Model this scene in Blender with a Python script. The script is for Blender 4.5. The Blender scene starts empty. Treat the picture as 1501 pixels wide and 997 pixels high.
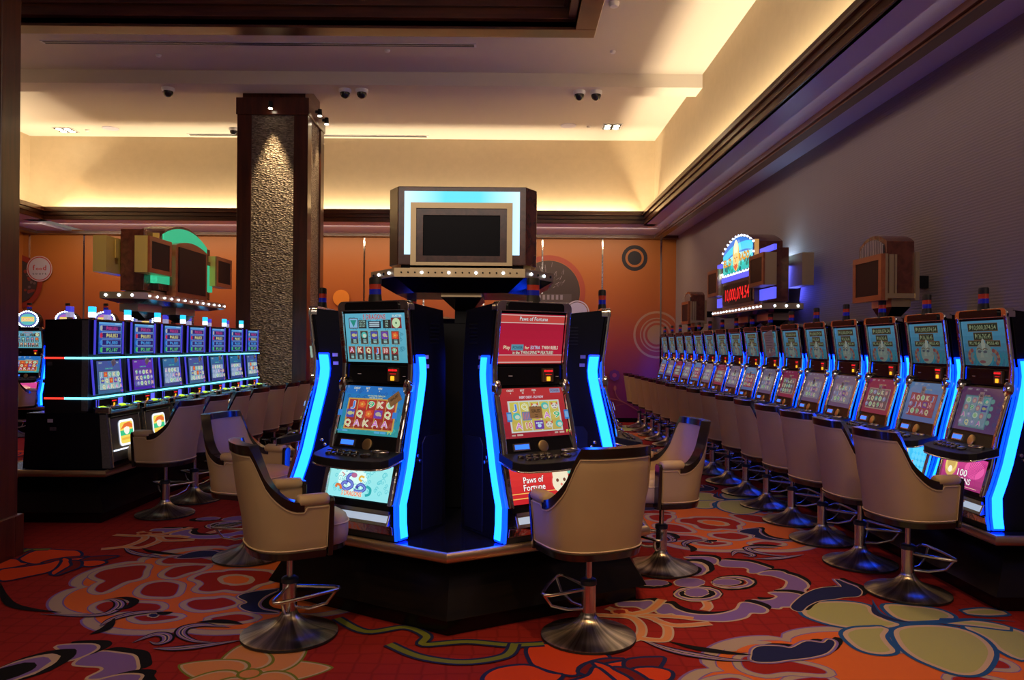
import bpy, bmesh, math, random
from math import sin, cos, pi, radians, atan2, hypot
from mathutils import Vector, Matrix
from mathutils.geometry import tessellate_polygon
random.seed(7)
SC = bpy.context.scene
COL = SC.collection
# ------------------------------------------------------------------ camera
cam = bpy.data.objects.new('camera', bpy.data.cameras.new('camera'))
COL.objects.link(cam)
cam.data.sensor_width = 36.0
cam.data.lens = 1130.0 / 1501.0 * 36.0
cam.data.shift_x = (750.5 - 744.0) / 1501.0
cam.data.shift_y = (507.0 - 498.5) / 1501.0
cam.data.clip_start = 0.05
cam.location = (0, 0, 1.55)
cam.rotation_euler = (Matrix.Rotation(radians(90), 3, 'X') @ Matrix.Rotation(0.008, 3, 'Z')).to_euler()
SC.camera = cam
# ------------------------------------------------------------------ world, exposure
SC.view_settings.view_transform = 'Standard'
SC.view_settings.look = 'None'
SC.view_settings.gamma = 1.0
SC.view_settings.use_curve_mapping = False
SC.view_settings.exposure = 0.0
W = bpy.data.worlds.new('casino_hall')
SC.world = W
W.use_nodes = True
bg = W.node_tree.nodes['Background']
bg.inputs[0].default_value = (1.0, 0.80, 0.68, 1)
bg.inputs[1].default_value = 0.15


def add_light(name, kind, loc, energy, color, target=None, size=0.2, size_y=None, spot=None, blend=0.5):
    d = bpy.data.lights.new(name, kind)
    d.energy = energy
    d.color = color
    if kind == 'AREA':
        d.size = size
        if size_y:
            d.shape = 'RECTANGLE'
            d.size_y = size_y
    else:
        d.shadow_soft_size = size
    if spot:
        d.spot_size = radians(spot)
        d.spot_blend = blend
    o = bpy.data.objects.new(name, d)
    COL.objects.link(o)
    o.location = loc
    if target is not None:
        o.rotation_euler = (Vector(target) - Vector(loc)).to_track_quat('-Z', 'Y').to_euler()
    return o


WARM = (1.0, 0.66, 0.34)
COVE = (1.0, 0.80, 0.50)
ZC = 5.40          # ceiling
# cove strips lying in the trough behind the wooden crown, shining up the upper walls
def cove(name, a, b, out, e):
    a = Vector(a); b = Vector(b); m = (a + b) / 2
    d = bpy.data.lights.new(name, 'AREA'); d.shape = 'RECTANGLE'
    d.size = (b - a).length; d.size_y = 0.05; d.energy = e; d.color = COVE
    o = bpy.data.objects.new(name, d); COL.objects.link(o); o.location = m
    z = -(Vector(out) * 0.35 + Vector((0, 0, 1))).normalized()
    x = (b - a).normalized(); y = z.cross(x).normalized(); x = y.cross(z)
    o.matrix_world = Matrix.Translation(m) @ Matrix((x, y, z)).transposed().to_4x4()
cove('cove_light', (-8.4, 14.30, 3.90), (2.4, 14.30, 3.90), (0, 1, 0), 210)
cove('cove_light', (2.61, 1.0, 3.90), (2.61, 14.0, 3.90), (1, 0, 0), 250)
cove('cove_light', (-8.75, 8.0, 3.90), (-8.75, 14.0, 3.90), (-1, 0, 0), 110)
# downlights over the aisles (recessed in the ceiling, most of them above or behind the camera)
for (x, y, tx, ty, e, ang) in ((-0.9, 1.2, -0.6, 3.7, 270, 48), (1.1, 1.6, 1.3, 4.3, 400, 50), (2.4, 2.2, 2.0, 4.6, 190, 45),
                               (1.6, 5.6, 1.6, 5.9, 170, 62), (-2.4, 3.4, -2.2, 4.9, 100, 52)):
    add_light('downlight_or_fill_beam', 'SPOT', (min(x, 2.5), y, ZC - 0.03), e, (1.0, 0.60, 0.26), (tx, ty, 0.3), 0.12, None, ang, 0.8)
add_light('downlight_or_fill_beam', 'SPOT', (-2.2, 4.8, ZC + .3), 260, (1.0, .74, .45), (-3.8, 8.4, 2.3), .12, None, 40, .9)  # added spot with no known fitting, brightens the left sign
add_light('downlight_or_fill_beam', 'SPOT', (1.79, 13.46, ZC - 0.05), 90, WARM, (1.79, 13.4, 0), 0.1, None, 70, 0.6)
add_light('downlight_or_fill_beam', 'SPOT', (-8.03, 13.95, ZC - 0.05), 90, WARM, (-8.03, 13.9, 0), 0.1, None, 70, 0.6)
# hall light from the rest of the gaming floor behind the photographer
# wall washers recessed in the soffit in front of the mural
def strip_washer(loc, length, axis, aim, e, col):
    d = bpy.data.lights.new('washer_or_fill_strip', 'AREA'); d.shape = 'RECTANGLE'; d.size = length; d.size_y = .06; d.energy = e; d.color = col
    o = bpy.data.objects.new('washer_or_fill_strip', d); COL.objects.link(o)
    z = -Vector(aim).normalized(); x = Vector(axis); y = z.cross(x)
    o.matrix_world = Matrix.Translation(loc) @ Matrix((x, y, z)).transposed().to_4x4()
strip_washer((-3.2, 14.6, 3.79), 12.0, (1, 0, 0), (0, .55, -1), 108, (1.0, .74, .48))
strip_washer((2.72, 7.6, 3.79), 14.0, (0, 1, 0), (.45, 0, -1), 18, (1.0, .80, .70))  # added strip with no known fitting, lifts the right wall
add_light('hall_light', 'AREA', (-1.5, -3.5, 4.6), 95, (1.0, 0.80, 0.66), (-0.6, 7, 2.2), 5.0, 2.0)


# ------------------------------------------------------------------ mesh builder
class MB:
    def __init__(self):
        self.v = []; self.f = []; self.m = []; self.c = []; self.M = Matrix.Identity(4); self.col = (1, 1, 1)

    def add(self, vs, fs, m=0, c=None):
        n = len(self.v)
        for p in vs:
            self.v.append((self.M @ Vector(p))[:])
        c = c or self.col
        for f in fs:
            self.f.append([n + i for i in f]); self.m.append(m); self.c.append(c)
        return self

    def box(self, x0, x1, y0, y1, z0, z1, m=0, c=None):
        return self.add([(x0, y0, z0), (x1, y0, z0), (x1, y1, z0), (x0, y1, z0), (x0, y0, z1), (x1, y0, z1), (x1, y1, z1), (x0, y1, z1)],
                        [(0, 3, 2, 1), (4, 5, 6, 7), (0, 1, 5, 4), (1, 2, 6, 5), (2, 3, 7, 6), (3, 0, 4, 7)], m, c)

    def prism(self, pts, a, b, ax='x', m=0, c=None):
        """extrude polygon pts along axis: 'x' -> (y,z) pts, 'y' -> (x,z), 'z' -> (x,y)"""
        k = len(pts)
        def P(p, t):
            return {'x': (t, p[0], p[1]), 'y': (p[0], t, p[1]), 'z': (p[0], p[1], t)}[ax]
        vs = [P(p, a) for p in pts] + [P(p, b) for p in pts]
        fs = [(i, (i + 1) % k, k + (i + 1) % k, k + i) for i in range(k)]
        tri = tessellate_polygon([[Vector((p[0], p[1], 0)) for p in pts]])
        area = sum(pts[i][0] * pts[(i + 1) % k][1] - pts[(i + 1) % k][0] * pts[i][1] for i in range(k))
        for t in tri:
            fs.append(tuple(t)); fs.append(tuple(k + i for i in reversed(t)))
        return self.add(vs, fs, m, c)

    def loft(self, rings, closed=True, cap=True, m=0, c=None):
        k = len(rings[0]); vs = [p for r in rings for p in r]; fs = []
        for i in range(len(rings) - 1):
            for j in range(k if closed else k - 1):
                fs.append((i * k + j, i * k + (j + 1) % k, (i + 1) * k + (j + 1) % k, (i + 1) * k + j))
        if cap and closed:
            fs.append(tuple(range(k - 1, -1, -1))); fs.append(tuple((len(rings) - 1) * k + j for j in range(k)))
        return self.add(vs, fs, m, c)

    def lathe(self, prof, n=16, cx=0, cy=0, sx=1, sy=1, m=0, c=None, cap=True):
        return self.loft([[(cx + r * sx * cos(2 * pi * j / n), cy + r * sy * sin(2 * pi * j / n), z) for j in range(n)] for r, z in prof], True, cap, m, c)

    def tube(self, pts, r, n=8, m=0, c=None, closed=False):
        pts = [Vector(p) for p in pts]; rings = []; up = Vector((0, 0, 1)); L = len(pts)
        for i, p in enumerate(pts):
            a = pts[i - 1] if (i or closed) else p
            b = pts[(i + 1) % L] if (i < L - 1 or closed) else p
            t = (b - a).normalized()
            x = t.cross(up)
            if x.length < .05: x = t.cross(Vector((1, 0, 0)))
            x.normalize(); y = x.cross(t)
            rings.append([(p + x * r * cos(2 * pi * j / n) + y * r * sin(2 * pi * j / n))[:] for j in range(n)])
        if closed: rings.append(rings[0])
        return self.loft(rings, True, not closed, m, c)

    def build(self, name, mats, parent=None, smooth=None, bevel=0.0, seg=2, loc=None):
        me = bpy.data.meshes.new(name)
        me.from_pydata(self.v, [], self.f)
        if not isinstance(mats, (list, tuple)): mats = [mats]
        for mt in mats: me.materials.append(mt)
        me.polygons.foreach_set('material_index', self.m)
        if any(c != (1, 1, 1) for c in self.c):
            a = me.color_attributes.new('Col', 'FLOAT_COLOR', 'CORNER')
            buf = []
            for f, c in zip(self.f, self.c):
                buf.extend((c[0], c[1], c[2], 1.0) * len(f))
            a.data.foreach_set('color', buf)
        if smooth is not None:
            me.polygons.foreach_set('use_smooth', [True] * len(self.f))
        if bevel or smooth is not None:
            bmx = bmesh.new(); bmx.from_mesh(me); bmesh.ops.recalc_face_normals(bmx, faces=bmx.faces); bmx.to_mesh(me); bmx.free()
            if smooth is not None: me.set_sharp_from_angle(angle=radians(smooth))
        me.update()
        o = bpy.data.objects.new(name, me)
        COL.objects.link(o)
        if parent: o.parent = parent
        if loc: o.location = loc
        if bevel:
            b = o.modifiers.new('soft_edges', 'BEVEL'); b.width = bevel; b.segments = seg; b.limit_method = 'ANGLE'; b.angle_limit = radians(40)
        return o


def empty(name, label, cat, loc=(0, 0, 0), rz=0.0, group=None):
    o = bpy.data.objects.new(name, None)
    COL.objects.link(o); o.location = loc; o.rotation_euler = (0, 0, rz); o.empty_display_size = .1
    o['label'] = label; o['category'] = cat
    if group: o['group'] = group
    return o


def tag(o, label=None, cat=None, group=None, kind=None):
    if label: o['label'] = label
    if cat: o['category'] = cat
    if group: o['group'] = group
    if kind: o['kind'] = kind
    return o


def copy_tree(o, parent=None, skip=()):
    c = o.copy(); COL.objects.link(c)
    if parent is not None: c.parent = parent
    for ch in list(o.children):
        if ch.name.split('.')[0] in skip: continue
        copy_tree(ch, c)
    return c


# ------------------------------------------------------------------ materials
def new_mat(name):
    m = bpy.data.materials.new(name); m.use_nodes = True
    return m, m.node_tree, m.node_tree.nodes['Principled BSDF']


def mat(name, col, rough=.5, metal=0.0, emit=None, es=0.0, coat=0.0, noise=0.0, nscale=30, bump=0.0, bscale=200, spec=.5):
    m, nt, p = new_mat(name)
    p.inputs['Base Color'].default_value = (*col, 1); p.inputs['Roughness'].default_value = rough; p.inputs['Metallic'].default_value = metal
    p.inputs['Coat Weight'].default_value = coat; p.inputs['Specular IOR Level'].default_value = spec
    if emit:
        p.inputs['Emission Color'].default_value = (*emit, 1); p.inputs['Emission Strength'].default_value = es
    tc = nt.nodes.new('ShaderNodeTexCoord')
    if noise:
        n = nt.nodes.new('ShaderNodeTexNoise'); n.inputs['Scale'].default_value = nscale; n.inputs['Detail'].default_value = 4
        nt.links.new(tc.outputs['Object'], n.inputs['Vector'])
        r = nt.nodes.new('ShaderNodeMix'); r.data_type = 'RGBA'
        r.inputs[6].default_value = (*[c * (1 - noise) for c in col], 1); r.inputs[7].default_value = (*[min(1, c * (1 + noise)) for c in col], 1)
        nt.links.new(n.outputs['Fac'], r.inputs[0]); nt.links.new(r.outputs[2], p.inputs['Base Color'])
    if bump:
        n = nt.nodes.new('ShaderNodeTexNoise'); n.inputs['Scale'].default_value = bscale; n.inputs['Detail'].default_value = 3
        nt.links.new(tc.outputs['Object'], n.inputs['Vector'])
        b = nt.nodes.new('ShaderNodeBump'); b.inputs['Strength'].default_value = bump; b.inputs['Distance'].default_value = .01
        nt.links.new(n.outputs['Fac'], b.inputs['Height']); nt.links.new(b.outputs['Normal'], p.inputs['Normal'])
    return m


def wood(name, c1, c2, rough=.3, axis=(1, 1, 12), coat=.3):
    m, nt, p = new_mat(name)
    tc = nt.nodes.new('ShaderNodeTexCoord'); mp = nt.nodes.new('ShaderNodeMapping'); mp.inputs['Scale'].default_value = axis
    n = nt.nodes.new('ShaderNodeTexNoise'); n.inputs['Scale'].default_value = 3; n.inputs['Detail'].default_value = 6; n.inputs['Distortion'].default_value = .6
    r = nt.nodes.new('ShaderNodeValToRGB'); r.color_ramp.elements[0].position = .3; r.color_ramp.elements[1].position = .7
    r.color_ramp.elements[0].color = (*c1, 1); r.color_ramp.elements[1].color = (*c2, 1)
    nt.links.new(tc.outputs['Object'], mp.inputs[0]); nt.links.new(mp.outputs[0], n.inputs['Vector']); nt.links.new(n.outputs['Fac'], r.inputs[0]); nt.links.new(r.outputs[0], p.inputs['Base Color'])
    p.inputs['Roughness'].default_value = rough; p.inputs['Coat Weight'].default_value = coat; p.inputs['Coat Roughness'].default_value = .15
    return m


def print_mat(name, strength=0.0, rough=.5, base=1.0, bump=None, coat=0.0):
    """flat print: colours come from the mesh's 'Col' attribute"""
    m, nt, p = new_mat(name)
    a = nt.nodes.new('ShaderNodeAttribute'); a.attribute_name = 'Col'
    p.inputs['Roughness'].default_value = rough; p.inputs['Coat Weight'].default_value = coat; p.inputs['Coat Roughness'].default_value = .03
    if strength:
        p.inputs['Base Color'].default_value = (.01, .01, .012, 1)
        p.inputs['Emission Strength'].default_value = strength; nt.links.new(a.outputs['Color'], p.inputs['Emission Color'])
    else:
        nt.links.new(a.outputs['Color'], p.inputs['Base Color'])
    return m, nt, p, a


M_black = mat('black_gloss_laminate', (.006, .006, .009), .22, spec=.22)
M_blackm = mat('black_satin_metal', (.006, .006, .009), .42, spec=.3)
M_dark = mat('dark_rubber', (.012, .012, .013), .55)
M_chrome = mat('polished_bronze_chrome', (.66, .62, .58), .10, 1.0, bump=.25, bscale=14)
M_steel = mat('brushed_steel', (.62, .57, .50), .26, 1.0, noise=.15, nscale=60)
M_turned = mat('turned_steel_painted_glints', (.60, .54, .46), .30, 1.0)
_n = M_turned.node_tree; _t = _n.nodes.new('ShaderNodeTangent'); _t.direction_type = 'RADIAL'; _t.axis = 'Z'
_c = _n.nodes.new('ShaderNodeTexCoord'); _s = _n.nodes.new('ShaderNodeSeparateXYZ'); _a = _n.nodes.new('ShaderNodeMath'); _a.operation = 'ARCTAN2'
_n.links.new(_c.outputs['Object'], _s.inputs[0]); _n.links.new(_s.outputs[1], _a.inputs[0]); _n.links.new(_s.outputs[0], _a.inputs[1])
_z = _n.nodes.new('ShaderNodeTexNoise'); _z.noise_dimensions = '1D'; _z.inputs['Scale'].default_value = 3.5; _z.inputs['Detail'].default_value = 5; _n.links.new(_a.outputs[0], _z.inputs['W'])
_r = _n.nodes.new('ShaderNodeValToRGB'); _r.color_ramp.elements[0].position = .36; _r.color_ramp.elements[1].position = .66; _r.color_ramp.elements[0].color = (.22, .18, .14, 1); _r.color_ramp.elements[1].color = (.78, .68, .55, 1)  # streaky radial highlights painted into the base colour by angle
_n.links.new(_z.outputs['Fac'], _r.inputs[0]); _n.links.new(_r.outputs[0], _n.nodes['Principled BSDF'].inputs['Base Color'])
_n.nodes['Principled BSDF'].inputs['Anisotropic'].default_value = .85; _n.links.new(_t.outputs[0], _n.nodes['Principled BSDF'].inputs['Tangent'])
M_brass = mat('brushed_brass', (.72, .52, .24), .34, 1.0, noise=.12, nscale=40)
M_trimgold = mat('satin_bronze_edge_trim', (.66, .50, .30), .38, 1.0)
M_strip = mat('blue_light_strip', (.02, .1, .3), .3, 0, (0.0, .014, 1.0), 8.0)
M_core = mat('cyan_light_core', (.02, .1, .3), .3, 0, (.003, .068, 1.0), 13.0)
M_strip2 = mat('blue_light_line', (.02, .1, .3), .3, 0, (.0, .06, 1.0), 2.0)
M_cyan = mat('cyan_light_line', (.1, .3, .3), .3, 0, (.16, .75, 1.0), 2.6)
M_red = mat('red_light_line', (.3, .02, .02), .3, 0, (1.0, .05, .03), 1.3)
M_leather = mat('cream_leather', (.43, .305, .165), .48, 0, noise=.05, nscale=8, bump=.05, bscale=500)
M_pipe = mat('cream_piping', (.60, .45, .27), .45)
M_edge = wood('dark_ebonised_wood_edge', (.010, .007, .006), (.022, .014, .010), .18)
M_base = wood('black_stained_plinth', (.004, .003, .003), (.008, .005, .004), .5, coat=0)
M_base.node_tree.nodes['Principled BSDF'].inputs['Specular IOR Level'].default_value = .3; M_base.node_tree.nodes['Principled BSDF'].inputs['Roughness'].default_value = .22
M_mahog = wood('dark_mahogany', (.045, .009, .003), (.10, .021, .007), .28, (6, 6, .6))
M_mahogh = wood('dark_mahogany_moulding', (.050, .012, .004), (.105, .028, .010), .28, (.6, .6, 8))
M_burl = wood('red_burl_veneer', (.075, .018, .010), (.16, .042, .022), .25, (5, 5, 5))
M_orangew = wood('orange_cherry_veneer', (.28, .075, .025), (.40, .12, .04), .3, (1, 6, 6))
M_gold = mat('gold_panel', (.62, .48, .28), .38, .85)
M_yell = mat('yellow_brass_panel', (.80, .60, .16), .35, .3)
M_screenoff = mat('dark_screen', (.007, .007, .014), .30, spec=.10)
M_ceil = mat('ceiling_paint', (.62, .56, .50), .85)
M_soffit = mat('soffit_paint', (.62, .59, .74), .28)
M_white = mat('white_plastic', (.75, .75, .78), .4)
M_dome = mat('smoked_dome', (.02, .02, .022), .08)
M_bulb = mat('cool_white_bulb', (.8, .8, .9), .3, 0, (.62, .75, 1.0), 9.0)
M_lamp = mat('halogen_lamp', (.9, .85, .7), .3, 0, (1, .86, .62), 14.0)
M_blueacc = mat('blue_lit_slot', (.02, .05, .3), .2, 0, (.03, .16, 1.0), 1.6)
M_violet = mat('violet_lit_panel', (.1, .1, .4), .4, 0, (.10, .11, .95), 1.1)
M_redled = mat('red_led_digits', (.2, 0, 0), .4, 0, (1, .015, .02), 1.1)
M_amber = mat('amber_lit_button', (.3, .15, 0), .4, 0, (1, .42, .02), 1.5)
M_greenbtn = mat('yellow_green_lit_button', (.2, .3, 0), .4, 0, (.55, .9, .02), 1.2)
M_lensr = mat('red_beacon_lens', (.35, .04, .02), .2, 0, (1, .05, .02), .05)
M_lensb = mat('blue_beacon_lens', (.01, .015, .12), .2, 0, (.02, .03, 1), .08)
M_lensw = mat('white_lit_lens', (.7, .75, .8), .3, 0, (.75, .85, 1.0), 1.6)
M_trayglow = mat('coin_tray_painted_glow', (.4, .42, .45), .3, .5, (.62, .78, 1.0), .55)  # emission stands in for light reflected by the metal tray
M_lenspale = mat('pale_lens', (.5, .5, .6), .3, 0, (.35, .33, .55), .8)
M_lensc = mat('cyan_lit_lens', (.1, .5, .7), .3, 0, (.02, .50, .95), 1.5)
M_paper = mat('notice_paper', (.62, .60, .58), .8)
M_kraft = mat('brown_notice_card', (.42, .30, .18), .8)
M_ink = mat('black_ink', (.02, .02, .02), .7)
M_screen, *_ = print_mat('lit_screen_print', .85, .12)
M_screendim, *_ = print_mat('dim_screen_print', .42, .12)
M_belly, *_ = print_mat('backlit_glass_print', 1.15, .1)
M_flat, *_ = print_mat('wall_print', 0, .55)

# right wall covering: grey-brown textile with fine horizontal ribs
M_wallr, nt, p = new_mat('ribbed_grey_wallcovering')
tc = nt.nodes.new('ShaderNodeTexCoord'); w = nt.nodes.new('ShaderNodeTexWave'); w.bands_direction = 'Z'; w.inputs['Scale'].default_value = 14
w.inputs['Distortion'].default_value = 1.2; w.inputs['Detail Scale'].default_value = 3
bm_ = nt.nodes.new('ShaderNodeBump'); bm_.inputs['Strength'].default_value = .22; bm_.inputs['Distance'].default_value = .006
nt.links.new(tc.outputs['Object'], w.inputs[0]); nt.links.new(w.outputs['Fac'], bm_.inputs['Height']); nt.links.new(bm_.outputs[0], p.inputs['Normal'])
p.inputs['Base Color'].default_value = (.30, .235, .215, 1); p.inputs['Roughness'].default_value = .7
M_upper = mat('beige_fabric_wallcovering', (.52, .41, .27), .75, noise=.08, nscale=9, bump=.12, bscale=90)
# stone mosaic on the columns
M_stone, nt, p = new_mat('split_mica_stone')
tc = nt.nodes.new('ShaderNodeTexCoord'); mp = nt.nodes.new('ShaderNodeMapping'); mp.inputs['Scale'].default_value = (16, 16, 48)
vo = nt.nodes.new('ShaderNodeTexVoronoi'); vo.inputs['Scale'].default_value = 1.6
nt.links.new(tc.outputs['Object'], mp.inputs[0]); nt.links.new(mp.outputs[0], vo.inputs['Vector'])
rp = nt.nodes.new('ShaderNodeValToRGB'); rp.color_ramp.elements[0].color = (.16, .12, .09, 1); rp.color_ramp.elements[1].color = (.46, .38, .30, 1)
sp = nt.nodes.new('ShaderNodeSeparateColor'); nt.links.new(vo.outputs['Color'], sp.inputs[0]); nt.links.new(sp.outputs[0], rp.inputs[0]); nt.links.new(rp.outputs[0], p.inputs['Base Color'])
b2 = nt.nodes.new('ShaderNodeBump'); b2.inputs['Strength'].default_value = 1.0; b2.inputs['Distance'].default_value = .03
nt.links.new(vo.outputs['Distance'], b2.inputs['Height']); nt.links.new(b2.outputs[0], p.inputs['Normal'])
p.inputs['Metallic'].default_value = .35; p.inputs['Roughness'].default_value = .42
# mural wall: orange above, magenta-purple below on the print itself (right part), orange-red to the left
M_mural, nt, p = new_mat('printed_mural_wall')
tc = nt.nodes.new('ShaderNodeTexCoord'); sx = nt.nodes.new('ShaderNodeSeparateXYZ'); nt.links.new(tc.outputs['Object'], sx.inputs[0])
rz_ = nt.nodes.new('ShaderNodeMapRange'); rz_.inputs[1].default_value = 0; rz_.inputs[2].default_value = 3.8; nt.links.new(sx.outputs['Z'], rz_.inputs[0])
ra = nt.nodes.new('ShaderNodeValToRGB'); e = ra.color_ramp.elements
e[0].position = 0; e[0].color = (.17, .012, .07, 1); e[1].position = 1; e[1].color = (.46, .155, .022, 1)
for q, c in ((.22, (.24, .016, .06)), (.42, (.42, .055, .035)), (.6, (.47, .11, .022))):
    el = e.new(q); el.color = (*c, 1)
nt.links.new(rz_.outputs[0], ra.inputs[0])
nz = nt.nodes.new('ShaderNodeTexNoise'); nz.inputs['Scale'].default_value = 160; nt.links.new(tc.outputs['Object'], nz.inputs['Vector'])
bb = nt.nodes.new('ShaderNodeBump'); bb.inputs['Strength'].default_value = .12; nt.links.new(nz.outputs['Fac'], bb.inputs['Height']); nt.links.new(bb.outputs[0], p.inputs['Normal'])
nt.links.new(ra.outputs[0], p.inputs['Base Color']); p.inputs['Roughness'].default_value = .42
# carpet: base colour from attribute, scale-shaped loop relief
def carpet_mat(name, base=None):
    m, nt, p = new_mat(name)
    tc = nt.nodes.new('ShaderNodeTexCoord')
    n1 = nt.nodes.new('ShaderNodeTexNoise'); n1.inputs['Scale'].default_value = 420; n1.inputs['Detail'].default_value = 2
    nt.links.new(tc.outputs['Object'], n1.inputs['Vector'])
    mx = nt.nodes.new('ShaderNodeMix'); mx.data_type = 'RGBA'; mx.blend_type = 'MULTIPLY'; mx.inputs[0].default_value = .28
    nt.links.new(n1.outputs['Color'], mx.inputs[7])
    if base is None:
        a = nt.nodes.new('ShaderNodeAttribute'); a.attribute_name = 'Col'; nt.links.new(a.outputs['Color'], mx.inputs[6])
    else:
        # overlapping fish scales pressed into the pile
        sc = nt.nodes.new('ShaderNodeVectorMath'); sc.operation = 'SCALE'; sc.inputs[3].default_value = 1 / .115
        nt.links.new(tc.outputs['Object'], sc.inputs[0])
        vo = nt.nodes.new('ShaderNodeTexVoronoi'); vo.feature = 'DISTANCE_TO_EDGE'; vo.inputs['Scale'].default_value = 1.0; vo.inputs['Randomness'].default_value = .22
        nt.links.new(sc.outputs[0], vo.inputs['Vector'])
        mr = nt.nodes.new('ShaderNodeMapRange'); mr.inputs[1].default_value = 0; mr.inputs[2].default_value = .09
        nt.links.new(vo.outputs['Distance'], mr.inputs[0])
        m2 = nt.nodes.new('ShaderNodeMix'); m2.data_type = 'RGBA'
        m2.inputs[6].default_value = (*[c * .74 for c in base], 1); m2.inputs[7].default_value = (*base, 1)
        nt.links.new(mr.outputs[0], m2.inputs[0]); nt.links.new(m2.outputs[2], mx.inputs[6])
    b = nt.nodes.new('ShaderNodeBump'); b.inputs['Strength'].default_value = .5; b.inputs['Distance'].default_value = .004
    nt.links.new(n1.outputs['Fac'], b.inputs['Height']); nt.links.new(b.outputs[0], p.inputs['Normal'])
    nt.links.new(mx.outputs[2], p.inputs['Base Color']); p.inputs['Roughness'].default_value = .95; p.inputs['Specular IOR Level'].default_value = .1
    return m
M_carpet = carpet_mat('red_carpet', (.30, .020, .016))
M_carpetp = carpet_mat('carpet_print')

# ------------------------------------------------------------------ text to mesh
_txt = {}
def text_tris(s):
    if s not in _txt:
        cu = bpy.data.curves.new('lettering', 'FONT'); cu.body = s; cu.resolution_u = 2; cu.align_x = 'CENTER'; cu.offset = .012
        o = bpy.data.objects.new('lettering', cu); COL.objects.link(o)
        bpy.context.view_layer.update()
        me = o.evaluated_get(bpy.context.evaluated_depsgraph_get()).to_mesh()
        vs = [v.co.copy() for v in me.vertices]; fs = [tuple(pp.vertices) for pp in me.polygons]
        bpy.data.objects.remove(o); bpy.data.curves.remove(cu)
        if vs:
            x0 = min(v.x for v in vs); x1 = max(v.x for v in vs); y0 = min(v.y for v in vs); y1 = max(v.y for v in vs)
        else:
            x0 = x1 = y0 = y1 = 0
        _txt[s] = (vs, fs, x0, x1, y0, y1)
    return _txt[s]


class Panel:
    """a flat print laid on a plane: o origin, ux right, uy up, n outwards (towards the viewer)"""
    def __init__(self, mb, o, ux, uy):
        self.mb = mb; self.o = Vector(o); self.ux = Vector(ux).normalized(); self.uy = Vector(uy).normalized()
        self.n = self.ux.cross(self.uy); self.k = 0; self.step = .0004; self.m = 0

    def P(self, x, y, d):
        return (self.o + self.ux * x + self.uy * y + self.n * d)[:]

    def lay(self):
        self.k += 1
        return self.k * self.step

    def poly(self, pts, c, d=None):
        d = self.lay() if d is None else d
        tri = tessellate_polygon([[Vector((p[0], p[1], 0)) for p in pts]])
        fs = []
        for t in tri:
            a, b, cc = (pts[i] for i in t)
            s = (b[0] - a[0]) * (cc[1] - a[1]) - (cc[0] - a[0]) * (b[1] - a[1])
            fs.append(tuple(t) if s > 0 else tuple(reversed(t)))
        self.mb.add([self.P(x, y, d) for x, y in pts], fs, self.m, c)

    def rect(self, x0, x1, y0, y1, c, c2=None, d=None):
        if c2 is None:
            return self.poly([(x0, y0), (x1, y0), (x1, y1), (x0, y1)], c, d)
        d = self.lay() if d is None else d     # printed gradient
        n = 6
        for i in range(n):
            t = i / (n - 1); cc = tuple(a + (b - a) * t for a, b in zip(c, c2))
            self.poly([(x0, y0 + (y1 - y0) * i / n), (x1, y0 + (y1 - y0) * i / n), (x1, y0 + (y1 - y0) * (i + 1) / n), (x0, y0 + (y1 - y0) * (i + 1) / n)], cc, d)

    def disc(self, x, y, r, c, ry=None, n=20, d=None, a0=0, a1=2 * pi):
        ry = ry or r
        full = abs(a1 - a0 - 2 * pi) < 1e-6
        pts = [(x + r * cos(a0 + (a1 - a0) * i / (n if full else n - 1)), y + ry * sin(a0 + (a1 - a0) * i / (n if full else n - 1))) for i in range(n)]
        self.poly(pts, c, d)

    def ring(self, x, y, r0, r1, c, n=28, d=None, a0=0, a1=2 * pi):
        d = self.lay() if d is None else d
        vs = []; fs = []
        for i in range(n + 1):
            a = a0 + (a1 - a0) * i / n
            vs += [self.P(x + r0 * cos(a), y + r0 * sin(a), d), self.P(x + r1 * cos(a), y + r1 * sin(a), d)]
        for i in range(n):
            fs.append((2 * i, 2 * i + 1, 2 * i + 3, 2 * i + 2))
        self.mb.add(vs, fs, self.m, c)

    def stroke(self, pts, w, c, d=None, taper=False, sm=4, closed=False):
        d = self.lay() if d is None else d
        q = smooth_pts(pts, sm, closed); L = len(q); vs = []; fs = []
        for i, (x, y) in enumerate(q):
            xa, ya = q[max(0, i - 1)]; xb, yb = q[min(L - 1, i + 1)]
            dx, dy = xb - xa, yb - ya; l = hypot(dx, dy) or 1
            ww = w / 2 * (max(.12, sin(pi * min(1, max(0, i / (L - 1))))) if taper else 1)
            nx, ny = -dy / l * ww, dx / l * ww
            vs += [self.P(x + nx, y + ny, d), self.P(x - nx, y - ny, d)]
        for i in range(L - 1):
            fs.append((2 * i + 1, 2 * i + 3, 2 * i + 2, 2 * i))
        self.mb.add(vs, fs, self.m, c)

    def text(self, s, x, y, h, c, w=None, d=None, rot=0.0, outline=None):
        """text centred at x with baseline y, cap height h, squeezed to width w"""
        if outline:
            for dx, dy in ((-1, 0), (1, 0), (0, 1), (0, -1)):
                self.text(s, x + dx * h * .09, y + dy * h * .09, h, outline, w, d, rot)
        vs, fs, x0, x1, y0, y1 = text_tris(s)
        if not vs: return
        d = self.lay() if d is None else d
        sy = h / .69; sx_ = sy if w is None else w / (x1 - x0)
        cx = (x0 + x1) / 2; ca, sa = cos(rot), sin(rot)
        out = []
        for v in vs:
            px, py = (v.x - cx) * sx_, v.y * sy
            out.append(self.P(x + px * ca - py * sa, y + px * sa + py * ca, d))
        self.mb.add(out, fs, self.m, c)


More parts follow.
